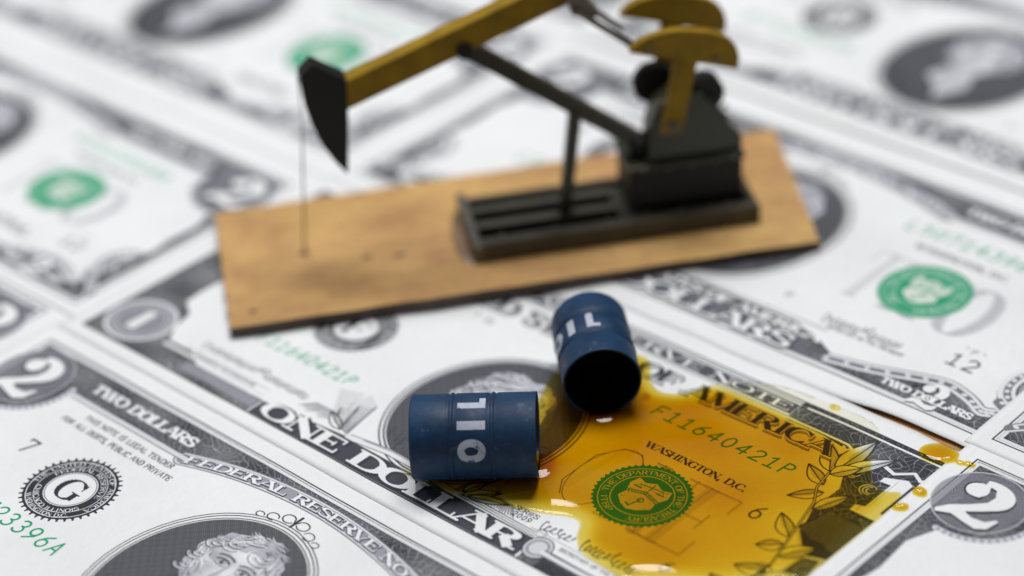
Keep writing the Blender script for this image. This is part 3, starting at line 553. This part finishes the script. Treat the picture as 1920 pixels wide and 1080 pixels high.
tc = nt.nodes.new('ShaderNodeTexCoord'); ns = nt.nodes.new('ShaderNodeTexNoise'); ns.inputs['Scale'].default_value = 9; ns.inputs['Detail'].default_value = 3; nt.links.new(tc.outputs['Object'], ns.inputs['Vector'])
bp = nt.nodes.new('ShaderNodeBump'); bp.inputs['Strength'].default_value = .05; bp.inputs['Distance'].default_value = .004; nt.links.new(ns.outputs['Fac'], bp.inputs['Height']); nt.links.new(bp.outputs['Normal'], gl.inputs['Normal']); nt.links.new(bp.outputs['Normal'], fr.inputs['Normal'])
va = nt.nodes.new('ShaderNodeVolumeAbsorption'); va.inputs['Color'].default_value = (.932, .815, .0, 1); va.inputs['Density'].default_value = 290; nt.links.new(va.outputs[0], out.inputs['Volume'])
def sheet(name, outline, hfun, step, base=.06, material=oil):
    P0 = smooth_poly(outline, 3); x0, y0 = P0.min(0)-step; x1, y1 = P0.max(0)+step
    gx = np.arange(x0, x1+step, step); gy = np.arange(y0, y1+step, step); G = np.stack(np.meshgrid(gx, gy), -1).reshape(-1, 2); D = seg_dist(G, P0)
    nx = len(gx); keep = {}; V = []; 
    # cells fully or partly inside; boundary vertices pulled onto the outline
    cells = []
    for j in range(len(gy)-1):
        for i in range(nx-1):
            q = (j*nx+i, j*nx+i+1, (j+1)*nx+i+1, (j+1)*nx+i)
            if sum(D[k] > 0 for k in q) >= 2: cells.append(q)
    used = sorted({k for q in cells for k in q}); idx = {k: n for n, k in enumerate(used)}
    pts = G[used].copy(); d = D[used]
    e = .2
    for n in range(len(pts)):
        if d[n] < step*.75:
            a = P0; b = np.roll(P0, -1, 0); ed = b-a; t = np.clip(((pts[n]-a)*ed).sum(1)/(ed**2).sum(1), 0, 1); c = a+ed*t[:, None]; k = np.argmin(((c-pts[n])**2).sum(1)); 
            if d[n] <= 0: pts[n] = c[k]; d[n] = 0
    H = np.maximum(hfun(pts, np.maximum(d, 0)), .02); zb = und(pts[:, 0], pts[:, 1])+.05+base
    top = [(x*MM, y*MM, (z+h)*MM) for (x, y), z, h in zip(pts, zb, H)]; bot = [(x*MM, y*MM, z*MM) for (x, y), z in zip(pts, zb)]
    n = len(pts); Fc = [tuple(idx[k] for k in q) for q in cells]; Fb = [tuple(n+k for k in f[::-1]) for f in Fc]
    cnt = {}
    for f in Fc:
        for k in range(4): cnt[(f[k], f[(k+1) % 4])] = 1
    side = [(b, a, n+a, n+b) for (a, b) in cnt if (b, a) not in cnt]
    me = bpy.data.meshes.new(name); me.from_pydata(top+bot, [], Fc+Fb+side); o = link(name, me, material, smooth=True); return o
OUT = [(80.3,45.8),(82.5,40.5),(85.5,34.5),(89,28.5),(86.5,22),(86.5,16.5),(84.8,12.0),(85.6,8.0),(88.5,7.6),(91.5,8.8),(96.5,10.2),(100.5,11.6),(106,13.6),(110.6,16.1),(112.6,15.4),(113.6,13.2),(115,11.6),(117.2,9.9),(122,9.6),(127,9.0),(133,13.5),(139,15.8),(144,22),(148.6,26),(148.7,36),(148.7,45),(148.6,50.4),(147.2,54.0),(145.2,51.6),(142.3,52.6),(139.6,55.8),(137.0,60.2),(135.2,65.4),(130.0,66.6),(124.4,66.2),(115.1,65.8),(108,62.6),(104.7,59.0),(103.3,54.0),(100,51.2),(96.4,52.6),(94.2,55.4),(91.6,58.6),(87,57.5),(82,52)]
def seg_d(P, a, b):
    a = np.array(a); e = np.array(b)-a; t = np.clip(((P-a)@e)/(e@e), 0, 1); return np.hypot(*(P-a-t[:, None]*e).T)
def hoil(P, d):
    s = lambda a: a*a*(3-2*a)
    core = s(np.clip((d-.1)/4.8, 0, 1)); m = 1-np.exp(-d/.22)
    x, y = P[:, 0], P[:, 1]
    pale = np.clip((x-128)/14, 0, 1)*.42+np.clip((y-56.5)/2.5, 0, 1)*.97*(x > 90)
    deep = .35*np.exp(-(((x-101)/14)**2+((y-46)/9)**2))+.15*np.exp(-(((x-120)/16)**2+((y-33)/14)**2))
    film = .17-.155*np.clip((y-57)/3, 0, 1)*(x > 100)
    men = sum(A_*np.exp(-np.maximum(np.abs(seg_d(P, a, b))-2.5, 0)/dc) for a, b, A_, dc in (((83, 9.6), (97.6, 22), .75, .95), ((88, 47.6), (96.3, 40), .6, .6))) 
    return m*(film+men+.62*core*(1-np.clip(pale, 0, .96)+deep)*(1+.10*np.sin(x*.31)*np.sin(y*.37+1)))+.12*m*np.exp(-((d-.7)/.5)**2)*(y < 57)
puddle = sheet('oil_spill', OUT, hoil, .55); tag(puddle, 'amber oil spilled across the one dollar note from both barrels', 'oil spill')
def drop(x, y, rx, ry, h, label, rot=0., wob=.12, seed=0):
    rg = np.random.RandomState(seed); pts = []
    for k in range(14):
        a = 2*math.pi*k/14; r = 1+rg.uniform(-wob, wob); u, v = rx*r*math.cos(a), ry*r*math.sin(a); pts.append((x+u*math.cos(rot)-v*math.sin(rot), y+u*math.sin(rot)+v*math.cos(rot)))
    m = min(rx, ry)
    o = sheet('oil_drop', pts, lambda P, d: h*np.sqrt(np.clip(1-(1-np.clip(d/m, 0, 1))**2, 0, 1))+.02, max(.14, m/9), base=.2)
    tag(o, label, 'oil drop', 'drops of amber oil off the edge of the spill')
drop(145.9, 65.6, 3.5, 2.9, .8, 'largest amber drop, round, at the end of the dark gap between the notes', .3, seed=1)
drop(150.0, 65.6, .9, .7, .45, 'small amber drop just right of the largest one', seed=2)
drop(151.4, 66.1, 1.15, .75, .5, 'small amber drop right of the largest one, farthest from it', .2, seed=3)
drop(149.35, 55.0, 1.35, 1.15, .8, 'amber drop on the white margin beside the big corner 2, upper of the pair', seed=4)
drop(149.4, 49.8, 1.5, .95, .75, 'amber drop on the white margin beside the big corner 2, lower of the pair', .9, seed=5)
drop(98.6, 48.7, .75, .7, .75, 'oil dome added for its glint beside the open mouth of the rear barrel', seed=7)  # small dome added so the softbox reflects as a bright point
drop(125.4, 65.7, 1.1, .8, .35, 'faint pale drop on the wet upper margin of the oily note', seed=6)

# ---------------------------------------------------------------- barrels
blue = bpy.data.materials.new('blue_barrel_paint'); blue.use_nodes = True; nt = blue.node_tree; b = nt.nodes['Principled BSDF']; tc = nt.nodes.new('ShaderNodeTexCoord')
def nz(scale, det=5, ro=.6):
    n = nt.nodes.new('ShaderNodeTexNoise'); n.inputs['Scale'].default_value = scale; n.inputs['Detail'].default_value = det; n.inputs['Roughness'].default_value = ro; nt.links.new(tc.outputs['Object'], n.inputs['Vector']); return n
def ramp(src, p0, c0, p1, c1):
    r = nt.nodes.new('ShaderNodeValToRGB'); e = r.color_ramp.elements; e[0].position = p0; e[0].color = (*c0, 1); e[1].position = p1; e[1].color = (*c1, 1); nt.links.new(src, r.inputs[0]); return r
def mix(f, a, c):
    m = nt.nodes.new('ShaderNodeMix'); m.data_type = 'RGBA'; nt.links.new(f, m.inputs[0])
    for v, i in ((a, 6), (c, 7)):
        if hasattr(v, 'links'): nt.links.new(v, m.inputs[i])
        else: m.inputs[i].default_value = (*v, 1)
    return m.outputs[2]
bc = ramp(nz(22).outputs[0], .3, (.0012, .017, .052), .75, (.0045, .044, .112)).outputs[0]
sp = ramp(nz(70, 3, .5).outputs[0], .66, (0, 0, 0), .72, (1, 1, 1)).outputs[0]
bc = mix(sp, bc, (.035, .065, .11)); b.inputs['Specular IOR Level'].default_value = .35
bc = mix(ramp(nz(9, 6, .75).outputs[0], .50, (0, 0, 0), .74, (.55, .55, .55)).outputs[0], bc, (.014, .042, .095))
st = ramp(nz(16, 4, .7).outputs[0], .665, (0, 0, 0), .70, (1, 1, 1)).outputs[0]
ed = ramp(nz(30, 6, .8).outputs[0], .60, (0, 0, 0), .64, (1, 1, 1)).outputs[0]; lw = nt.nodes.new('ShaderNodeNewGeometry'); er = ramp(lw.outputs['Pointiness'], .54, (0, 0, 0), .60, (1, 1, 1)).outputs[0]
em = nt.nodes.new('ShaderNodeMath'); em.operation = 'MULTIPLY'; nt.links.new(ed, em.inputs[0]); nt.links.new(er, em.inputs[1]); bc = mix(em.outputs[0], bc, (.16, .17, .18))
bc = mix(st, bc, (.035, .018, .008)); nt.links.new(bc, b.inputs['Base Color'])
rr = ramp(nz(40).outputs[0], .3, (.45,)*3, .8, (.72,)*3).outputs[0]; nt.links.new(rr, b.inputs['Roughness'])
bp = nt.nodes.new('ShaderNodeBump'); bp.inputs['Strength'].default_value = .35; bp.inputs['Distance'].default_value = .002; nt.links.new(nz(60, 6, .7).outputs[0], bp.inputs['Height']); nt.links.new(bp.outputs['Normal'], b.inputs['Normal'])
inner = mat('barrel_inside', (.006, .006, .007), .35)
white = bpy.data.materials.new('worn_white_lettering'); white.use_nodes = True; nt = white.node_tree; b = nt.nodes['Principled BSDF']; tc = nt.nodes.new('ShaderNodeTexCoord')
ch = ramp(nz(48, 7, .75).outputs[0], .575, (0, 0, 0), .61, (1, 1, 1)).outputs[0]; pl = ramp(nz(20, 4).outputs[0], .3, (.34, .38, .46), .7, (.55, .58, .64)).outputs[0]
nt.links.new(mix(ch, pl, (.01, .05, .13)), b.inputs['Base Color']); b.inputs['Roughness'].default_value = .6
def make_barrel(name):
    root = empty(name); r = 7.0; L = 20.3; prof = [(0, .5), (5.9, .5), (6.2, 0), (r-.25, 0), (r, .3), (r, 5.4)]
    for c in (6.7, 13.3): prof += [(r, c-.75), (r-.16, c-.5), (r-.12, c-.36), (r+.10, c-.14), (r+.13, c), (r+.10, c+.14), (r-.12, c+.36), (r-.16, c+.5), (r, c+.75)]
    prof += [(r, L-1.0), (r+.03, L-.35), (r+.04, L-.12), (r-.02, L), (r-.3, L+.01), (r-.42, L-.2)]
    inn = [(r-.42, L-.2), (r-.5, L-1), (r-.5, 1.2), (0, 1.2)]
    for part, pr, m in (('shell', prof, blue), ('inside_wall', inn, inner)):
        n = 72; V = []; Fc = []
        for (a, z) in pr:
            for k in range(n):
                t = 2*math.pi*k/n; V.append((a*math.cos(t)*MM, a*math.sin(t)*MM, z*MM))
        for j in range(len(pr)-1):
            for k in range(n): a = j*n+k; c = j*n+(k+1) % n; Fc.append((a, c, c+n, a+n))
        me = bpy.data.meshes.new(part); me.from_pydata(V, [], Fc); o = link(part, me, m, root, True)
        bm = bmesh.new(); bm.from_mesh(me); bmesh.ops.remove_doubles(bm, verts=bm.verts, dist=1e-6); bmesh.ops.recalc_face_normals(bm, faces=bm.faces)
        if part == 'inside_wall': [f.normal_flip() for f in bm.faces] if False else None
        bm.to_mesh(me); bm.free()
        for p in me.polygons: p.use_smooth = True
    # letters O I L round the middle band, their tops towards the closed end
    zt, zb = 7.75, 12.25; H = zb-zt
    def letter(cells, ang, jit):
        V = []; Fc = []; rg = random.Random(jit)
        for (u0, u1, v0, v1) in cells:      # u along the text (mm), v height 0..1 from baseline
            nu = max(2, int((u1-u0)/.2)); nv = max(2, int((v1-v0)*H/.25)); base = len(V)
            for j in range(nv+1):
                for i in range(nu+1):
                    u = u0+(u1-u0)*i/nu; v = v0+(v1-v0)*j/nv; t = ang-u/r; rad = r+.035; V.append((rad*math.cos(t)*MM, rad*math.sin(t)*MM, (zb-v*H)*MM))
            for j in range(nv):
                for i in range(nu): a = base+j*(nu+1)+i; Fc.append((a, a+1, a+nu+2, a+nu+1))
        return V, Fc
    def ringO(ang):
        V = []; Fc = []; n = 40
        for k in range(n):
            t = 2*math.pi*k/n; cu, cv = math.cos(t), math.sin(t); e = lambda q, p: math.copysign(abs(q)**.92, q)
            for f, (ru, rv) in enumerate(((2.0, .5), (1.5, .42), (.95, .26), (.72+.06*math.sin(3*t), .245+.02*math.cos(5*t)))):
                u = ru*e(cu, .8); v = .5+rv*e(cv, .8); th = ang-u/r; V.append(((r+.035)*math.cos(th)*MM, (r+.035)*math.sin(th)*MM, (zb-v*H)*MM))
        for k in range(n):
            for f in range(3): a = k*4+f; c = ((k+1) % n)*4+f; Fc.append((a, c, c+1, a+1))
        return V, Fc
    step = math.radians(34.5)
    for nm, (V, Fc), lb in (('letter', ringO(step), 'white letter O'), ('letter', letter([(-.72, .72, 0, 1)], 0, 3), 'white letter I'), ('letter', letter([(-1.15, .1, .22, 1), (-1.15, 1.25, 0, .22)], -step, 5), 'white letter L')):
        me = bpy.data.meshes.new(nm); me.from_pydata(V, [], Fc); o = link(nm, me, white, root, True); o['label'] = lb
        bm = bmesh.new(); bm.from_mesh(me)
        if bm.faces:
            bm.faces.ensure_lookup_table(); f = bm.faces[0]; c = f.calc_center_median(); c.z = 0
            if f.normal.dot(c) < 0: bmesh.ops.reverse_faces(bm, faces=bm.faces)
        bm.to_mesh(me); bm.free()
    return root
def pose_barrel(root, a, b, up_hint):
    # local Z runs from the closed end a to the open end b; local X (letter I) faces up_hint
    a = Vector(a)*MM; b = Vector(b)*MM; z = (b-a).normalized(); x = Vector(up_hint); x = (x-z*x.dot(z)).normalized(); y = z.cross(x)
    root.matrix_world = Matrix(((x.x, y.x, z.x, a.x), (x.y, y.y, z.y, a.y), (x.z, y.z, z.z, a.z), (0, 0, 0, 1)))
b1 = make_barrel('oil_barrel'); tag(b1, 'blue oil barrel lying on its side, white OIL letters facing the front', 'barrel', 'toy oil barrels')
a1 = Vector((82.47, 9.12, 7.1)); d1 = Vector((15.36, 13.04, 0)).normalized(); e1 = a1+d1*20.3
view1 = (CP/MM-(a1+e1)/2); view1 = (view1-d1*view1.dot(d1)).normalized(); side1 = d1.cross(view1)
if side1.z < 0: side1 = -side1
pose_barrel(b1, a1, e1, view1*math.cos(math.radians(14))+side1*math.sin(math.radians(14)))
b2 = b1.copy(); sc.collection.objects.link(b2)
for c in list(b1.children):
    q = c.copy(); sc.collection.objects.link(q); q.parent = b2
tag(b2, 'blue oil barrel with its open black mouth facing the viewer, behind the other barrel', 'barrel', 'toy oil barrels')
d2 = Vector((13.65, -12.27, 0)).normalized(); f2 = Vector((96.2, 40.3, 6.75)); a2 = f2-d2*18.3; rt = d2.cross(Vector((0, 0, 1)))
if rt.dot(R_) < 0: rt = -rt
ang = math.radians(-37); pose_barrel(b2, a2, f2, Vector((0, 0, 1))*math.cos(ang)+rt*math.sin(ang))
b2.scale = (.945, .945, .90)

# ---------------------------------------------------------------- pumpjack model on its board
wood = bpy.data.materials.new('board_wood'); wood.use_nodes = True; nt = wood.node_tree; b = nt.nodes['Principled BSDF']; tc = nt.nodes.new('ShaderNodeTexCoord')
mp = nt.nodes.new('ShaderNodeMapping'); mp.inputs['Scale'].default_value = (1, 1.7, 2); nt.links.new(tc.outputs['Object'], mp.inputs[0])
def nzm(scale, det=6, ro=.65):
    n = nt.nodes.new('ShaderNodeTexNoise'); n.inputs['Scale'].default_value = scale; n.inputs['Detail'].default_value = det; n.inputs['Roughness'].default_value = ro; nt.links.new(mp.outputs[0], n.inputs['Vector']); return n.outputs[0]
wc = ramp(nzm(7), .3, (.34, .175, .060), .7, (.58, .34, .115)).outputs[0]
wc = mix(ramp(nzm(3, 3), .52, (0, 0, 0), .72, (1, 1, 1)).outputs[0], wc, (.47, .22, .105))
wc = mix(ramp(nzm(1.6, 5, .8), .47, (0, 0, 0), .66, (.8, .8, .8)).outputs[0], wc, (.66, .42, .13)); wc = mix(ramp(nzm(4.5, 6, .75), .55, (0, 0, 0), .66, (.85, .85, .85)).outputs[0], wc, (.34, .155, .06)); wc = mix(ramp(nzm(5, 7, .8), .56, (0, 0, 0), .72, (.8, .8, .8)).outputs[0], wc, (.30, .17, .07)); wc = mix(ramp(nzm(26, 4), .68, (0, 0, 0), .78, (1, 1, 1)).outputs[0], wc, (.24, .12, .045))
nt.links.new(wc, b.inputs['Base Color']); b.inputs['Roughness'].default_value = .6
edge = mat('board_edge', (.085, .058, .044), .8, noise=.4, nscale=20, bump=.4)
green = mat('dark_green_enamel', (.020, .022, .007), .38, noise=.35, nscale=25, bump=.3, bscale=60)
black = mat('black_enamel', (.005, .005, .004), .5, noise=.3, nscale=25, spec=.3)
gold = mat('mustard_paint', (.26, .155, .003), .55, noise=.32, nscale=18, bump=.35, bscale=50, spec=.22)
grey = mat('grey_metal', (.13, .125, .105), .4, .5, noise=.3, nscale=20)
wirem = mat('wire_metal', (.10, .09, .08), .45, .6)
glue = mat('dried_glue', (.22, .14, .08), .3, noise=.25, nscale=14)
spotm = mat('dark_spot', (.20, .11, .05), .6)
PB = empty('pumpjack_model', (28.59*MM, 16.80*MM, 2.45*MM)); ang = math.atan2(.80294661, .59605095); PB.rotation_euler = (0, 0, ang)
tag(PB, 'yellow and black pumpjack model mounted on a bare wooden board', 'model pumpjack')
def bev(me, w):
    if not w: return
    bm = bmesh.new(); bm.from_mesh(me); bmesh.ops.bevel(bm, geom=[e for e in bm.edges if len(e.link_faces) == 2 and e.calc_face_angle(0) > .5], offset=w*MM, segments=2, affect='EDGES', profile=.6); bm.to_mesh(me); bm.free()
def prism(name, xz, y0, y1, m, parent=PB, bevel=.15):
    n = len(xz); V = [(x*MM, y0*MM, z*MM) for x, z in xz]+[(x*MM, y1*MM, z*MM) for x, z in xz]
    Fc = [tuple(range(n)), tuple(range(2*n-1, n-1, -1))]+[(i, i+n, (i+1) % n+n, (i+1) % n) for i in range(n)]
    me = bpy.data.meshes.new(name); me.from_pydata(V, [], Fc); bm = bmesh.new(); bm.from_mesh(me); bmesh.ops.recalc_face_normals(bm, faces=bm.faces); bm.to_mesh(me); bm.free(); bev(me, bevel)
    return link(name, me, m, parent)
def box(name, x0, x1, y0, y1, z0, z1, m, parent=PB, bevel=.15): return prism(name, [(x0, z0), (x1, z0), (x1, z1), (x0, z1)], y0, y1, m, parent, bevel)
def bar(name, p, q, w, y0, y1, m, parent=PB, bevel=.15):
    p, q = Vector(p), Vector(q); d = (q-p).normalized(); n = Vector((-d.y, d.x))*w/2; return prism(name, [tuple(p-n), tuple(q-n), tuple(q+n), tuple(p+n)], y0, y1, m, parent, bevel)
def disk(name, x, z, r, y0, y1, m, parent=PB, n=40, hole=0.):
    prof = [(r-.3, y0), (r, y0+.25), (r, y1-.25), (r-.3, y1)]; prof = ([(hole, y0)]+prof+[(hole, y1)])
    V = []; Fc = []
    for (a, y) in prof:
        for k in range(n): t = 2*math.pi*k/n; V.append(((x+a*math.cos(t))*MM, y*MM, (z+a*math.sin(t))*MM))
    J = len(prof)
    for j in range(J if hole else J-1):
        for k in range(n): a = j*n+k; c = j*n+(k+1) % n; j2 = ((j+1) % J)*n; Fc.append((a, c, j2+(k+1) % n, j2+k))
    me = bpy.data.meshes.new(name); me.from_pydata(V, [], Fc); bm = bmesh.new(); bm.from_mesh(me); bmesh.ops.remove_doubles(bm, verts=bm.verts, dist=1e-6); bmesh.ops.recalc_face_normals(bm, faces=bm.faces); bm.to_mesh(me); bm.free()
    return link(name, me, m, parent, False)
def tube(name, pts, r, m, parent=PB, n=10):
    V = []; Fc = []; pts = [Vector(p)*MM for p in pts]
    for i, p in enumerate(pts):
        d = (pts[min(i+1, len(pts)-1)]-pts[max(i-1, 0)]).normalized(); a = d.orthogonal().normalized(); c = d.cross(a)
        for k in range(n): t = 2*math.pi*k/n; V.append(tuple(p+(a*math.cos(t)+c*math.sin(t))*r*MM))
    for i in range(len(pts)-1):
        for k in range(n): a = i*n+k; c = i*n+(k+1) % n; Fc.append((a, c, c+n, a+n))
    Fc += [tuple(range(n))[::-1], tuple((len(pts)-1)*n+k for k in range(n))]
    me = bpy.data.meshes.new(name); me.from_pydata(V, [], Fc); return link(name, me, m, parent, True)
# the board: a slightly out-of-square strip of wood
quad = [(0, 0), (109.5, 0), (113.8, 44.3), (.7, 41.9)]; th = 2.2; n = 24
def board_mesh(inset_top):
    P = []
    for k in range(4):
        a, c = Vector(quad[k]), Vector(quad[(k+1) % 4])
        for i in range(n): q = a.lerp(c, i/n); j = .12*math.sin(i*1.7+k*2)+.06*math.sin(i*4.1); nrm = (c-a).normalized(); P.append((q.x+nrm.y*j, q.y-nrm.x*j))
    return P
P = board_mesh(0); N = len(P)
me = bpy.data.meshes.new('board'); V = [(x*MM, y*MM, 0) for x, y in P]+[(x*MM, y*MM, -th*MM) for x, y in P]
me.from_pydata(V, [], [tuple(range(N)), tuple(range(2*N-1, N-1, -1))]+[(i+N, (i+1) % N+N, (i+1) % N, i) for i in range(N)])
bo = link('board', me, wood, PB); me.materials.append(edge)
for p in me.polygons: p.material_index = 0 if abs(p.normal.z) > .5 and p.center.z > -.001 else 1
# flat dark spots on the bare end of the board
for (x, y, a, c) in [(15.9, 22.2, 1.1, 1.0), (27.2, 17.6, 1.0, .7), (33.2, 16.6, 1.3, .8), (4.5, 4.6, .9, .7)]:
    pts = [(x+a*math.cos(t)*(1+.2*math.sin(3*t)), y+c*math.sin(t)) for t in [2*math.pi*k/18 for k in range(18)]]
    me = bpy.data.meshes.new('dark_spot'); me.from_pydata([(u*MM, v*MM, .05*MM) for u, v in pts]+[(u*MM, v*MM, -.2*MM) for u, v in pts], [], [tuple(range(18))]+[(i+18, (i+1) % 18+18, (i+1) % 18, i) for i in range(18)]); link('dark_spot', me, spotm, bo)
gp = [(44.2, 11.5), (43.6, 16), (43.9, 22), (44.9, 28), (46.6, 30), (46.6, 9.8), (45.2, 9.4)]; gp = smooth_poly(gp, 2)
me = bpy.data.meshes.new('glue_bead'); k = len(gp); gc = gp.mean(0); V = [(x*MM, y*MM, 0) for x, y in gp]+[((gc[0]+(x-gc[0])*.62)*MM, (gc[1]+(y-gc[1])*.8)*MM, .7*MM) for x, y in gp]
me.from_pydata(V, [], [(i, (i+1) % k, (i+1) % k+k, i+k) for i in range(k)]+[tuple(range(k, 2*k))]); link('glue_bead', me, glue, PB, True)
# skid
rail = mat('tarnished_rail', (.060, .053, .036), .45, .25, noise=.35, nscale=20, bump=.3)
for y0, y1 in ((9.4, 11.7), (15.6, 17.9), (21.4, 23.6), (28.8, 30.0)): box('skid_rail', 48.0, 99.6, y0, y1, .02, 4.0 if y0 < 28 else 2.4, rail)
box('skid_end', 46.4, 47.97, 9.4, 30.0, .02, 3.6, grey); box('skid_end', 99.63, 100.9, 9.4, 30.0, .02, 3.6, rail)
for yy in ((11.72, 15.58), (17.92, 21.38)): box('skid_crosspiece', 74.6, 80.6, yy[0], yy[1], .5, 3.9, rail, bevel=0)
box('skid_gap_shade', 48.0, 99.6, 11.6, 29.0, .03, .25, black, bevel=0)  # black sheet: shade of the gaps between the rails put into its colour
# machinery block and gearbox
box('engine_housing', 77.0, 98.6, 13.4, 24.6, 4.05, 12.3, black, bevel=.4); box('housing_lid', 76.4, 99.0, 12.9, 25.0, 12.32, 13.4, green, bevel=.3)
prism('gearbox', [(80.6, 13.42), (98.8, 13.42), (98.8, 16.4), (96.4, 19.2), (94.0, 24.0), (91.5, 26.2), (86.0, 26.8), (82.4, 24.6), (81.0, 20.0)], 14.2, 19.6, green, bevel=.5)
pu = disk('pulley', 83.6, 26.6, 4.0, 20.0, 22.0, black, hole=0); disk('hub', 83.2, 24.8, 1.6, 13.0, 14.1, grey)
disk('drum', 92.0, 25.4, 3.7, 15.2, 18.6, black, hole=1.1); bar('belt_guard', (86.5, 28.6), (95.8, 20.5), 1.6, 13.4, 14.1, green)
tube('motor', [(77.9, 17.5, 15.6), (81.6, 17.5, 15.6)], 2.1, black); tube('exhaust_pipe', [(96.6, 21.6, 13.4), (96.6, 21.6, 18.4), (97.8, 21.8, 19.2)], .55, grey)
for bx_ in (79.5, 84, 88.5, 93, 96.8): tube('bolt', [(bx_, 12.7, 12.9), (bx_, 12.2, 12.9)], .38, grey)
for bx_ in (52, 62, 72, 86, 95): tube('bolt', [(bx_, 11.0, 3.9), (bx_, 11.0, 4.45)], .5, grey)
for bx_, bz_ in ((80.2, 38.9), (92.6, 35.2)): tube('bolt', [(bx_, 10.3, bz_), (bx_, 9.7, bz_)], .5, grey)
tube('crank_shaft', [(84.6, 10.0, 22.4), (84.6, 25.8, 22.4)], .9, grey)
def weight(y, dx, dz):
    n = 14; A = Vector((76.9+dx, 38.6+dz)); Bq = Vector((96.7+dx, 32.4+dz)); d = Bq-A; nn = Vector((-d.y, d.x)).normalized()
    arcp = [(0, 0), (.02, 1.2), (.07, 2.5), (.14, 3.7), (.24, 4.8), (.36, 5.6), (.5, 6.0), (.64, 6.2), (.76, 6.0), (.86, 5.3), (.93, 4.2), (.98, 2.6), (1.0, .9), (1.0, 0)]
    return prism('counterweight', [tuple(A+d*t+nn*h) for t, h in arcp], y, y+1.8, gold, bevel=.2)
weight(10.2, 0, 0); weight(24.4, 1.5, .4)
prism('crank_arm', [(82.6, 20.9), (86.4, 20.9), (89.6, 35.2), (85.2, 35.6)], 10.8, 11.9, gold, bevel=.2); prism('crank_arm', [(83.6, 21.3), (87.4, 21.3), (90.6, 35.6), (86.2, 36.0)], 24.6, 25.9, gold, bevel=.2)
# posts, beam, horse head
bar('samson_post', (46.2, 42.0), (82.5, 14.4), 2.9, 16.6, 19.4, green); bar('post_brace', (67.8, 25.0), (65.0, 4.05), 2.3, 16.2, 18.0, green)
prism('walking_beam', [(25.9, 31.8), (67.5, 47.0), (67.5, 52.4), (25.9, 37.4)], 16.0, 19.8, gold, bevel=.2)
disk('beam_pivot', 48.0, 40.6, 1.5, 15.2, 20.6, black)
prism('horse_head', [(18.3, 39.6), (20.7, 41.8), (26.6, 37.9), (26.2, 30), (25.2, 18.9), (23.3, 21.4), (21.2, 25.2), (19.7, 29.6), (18.7, 34.4)], 15.8, 20.0, black, bevel=.2)
tube('bridle_wire', [(18.2, 17.0, 39.2), (17.9, 17.2, 30), (16.8, 19.5, 15), (15.9, 22.2, .0)], .10, wirem); tube('bridle_wire', [(18.2, 19.0, 39.2), (18.1, 19.2, 30), (17.2, 20.5, 15), (16.1, 22.4, .0)], .08, wirem)
bar('pitman_rod', (68.0, 46.6), (78.0, 38.4), 1.15, 13.4, 14.2, grey); bar('pitman_rod', (68.0, 46.6), (78.0, 38.4), 1.15, 20.2, 21.0, grey)
prism('equalizer', [(66.4, 49.5), (68.8, 50.0), (72.6, 45.2), (71.0, 43.9), (67.6, 45.4)], 14.22, 20.18, grey, bevel=.2)
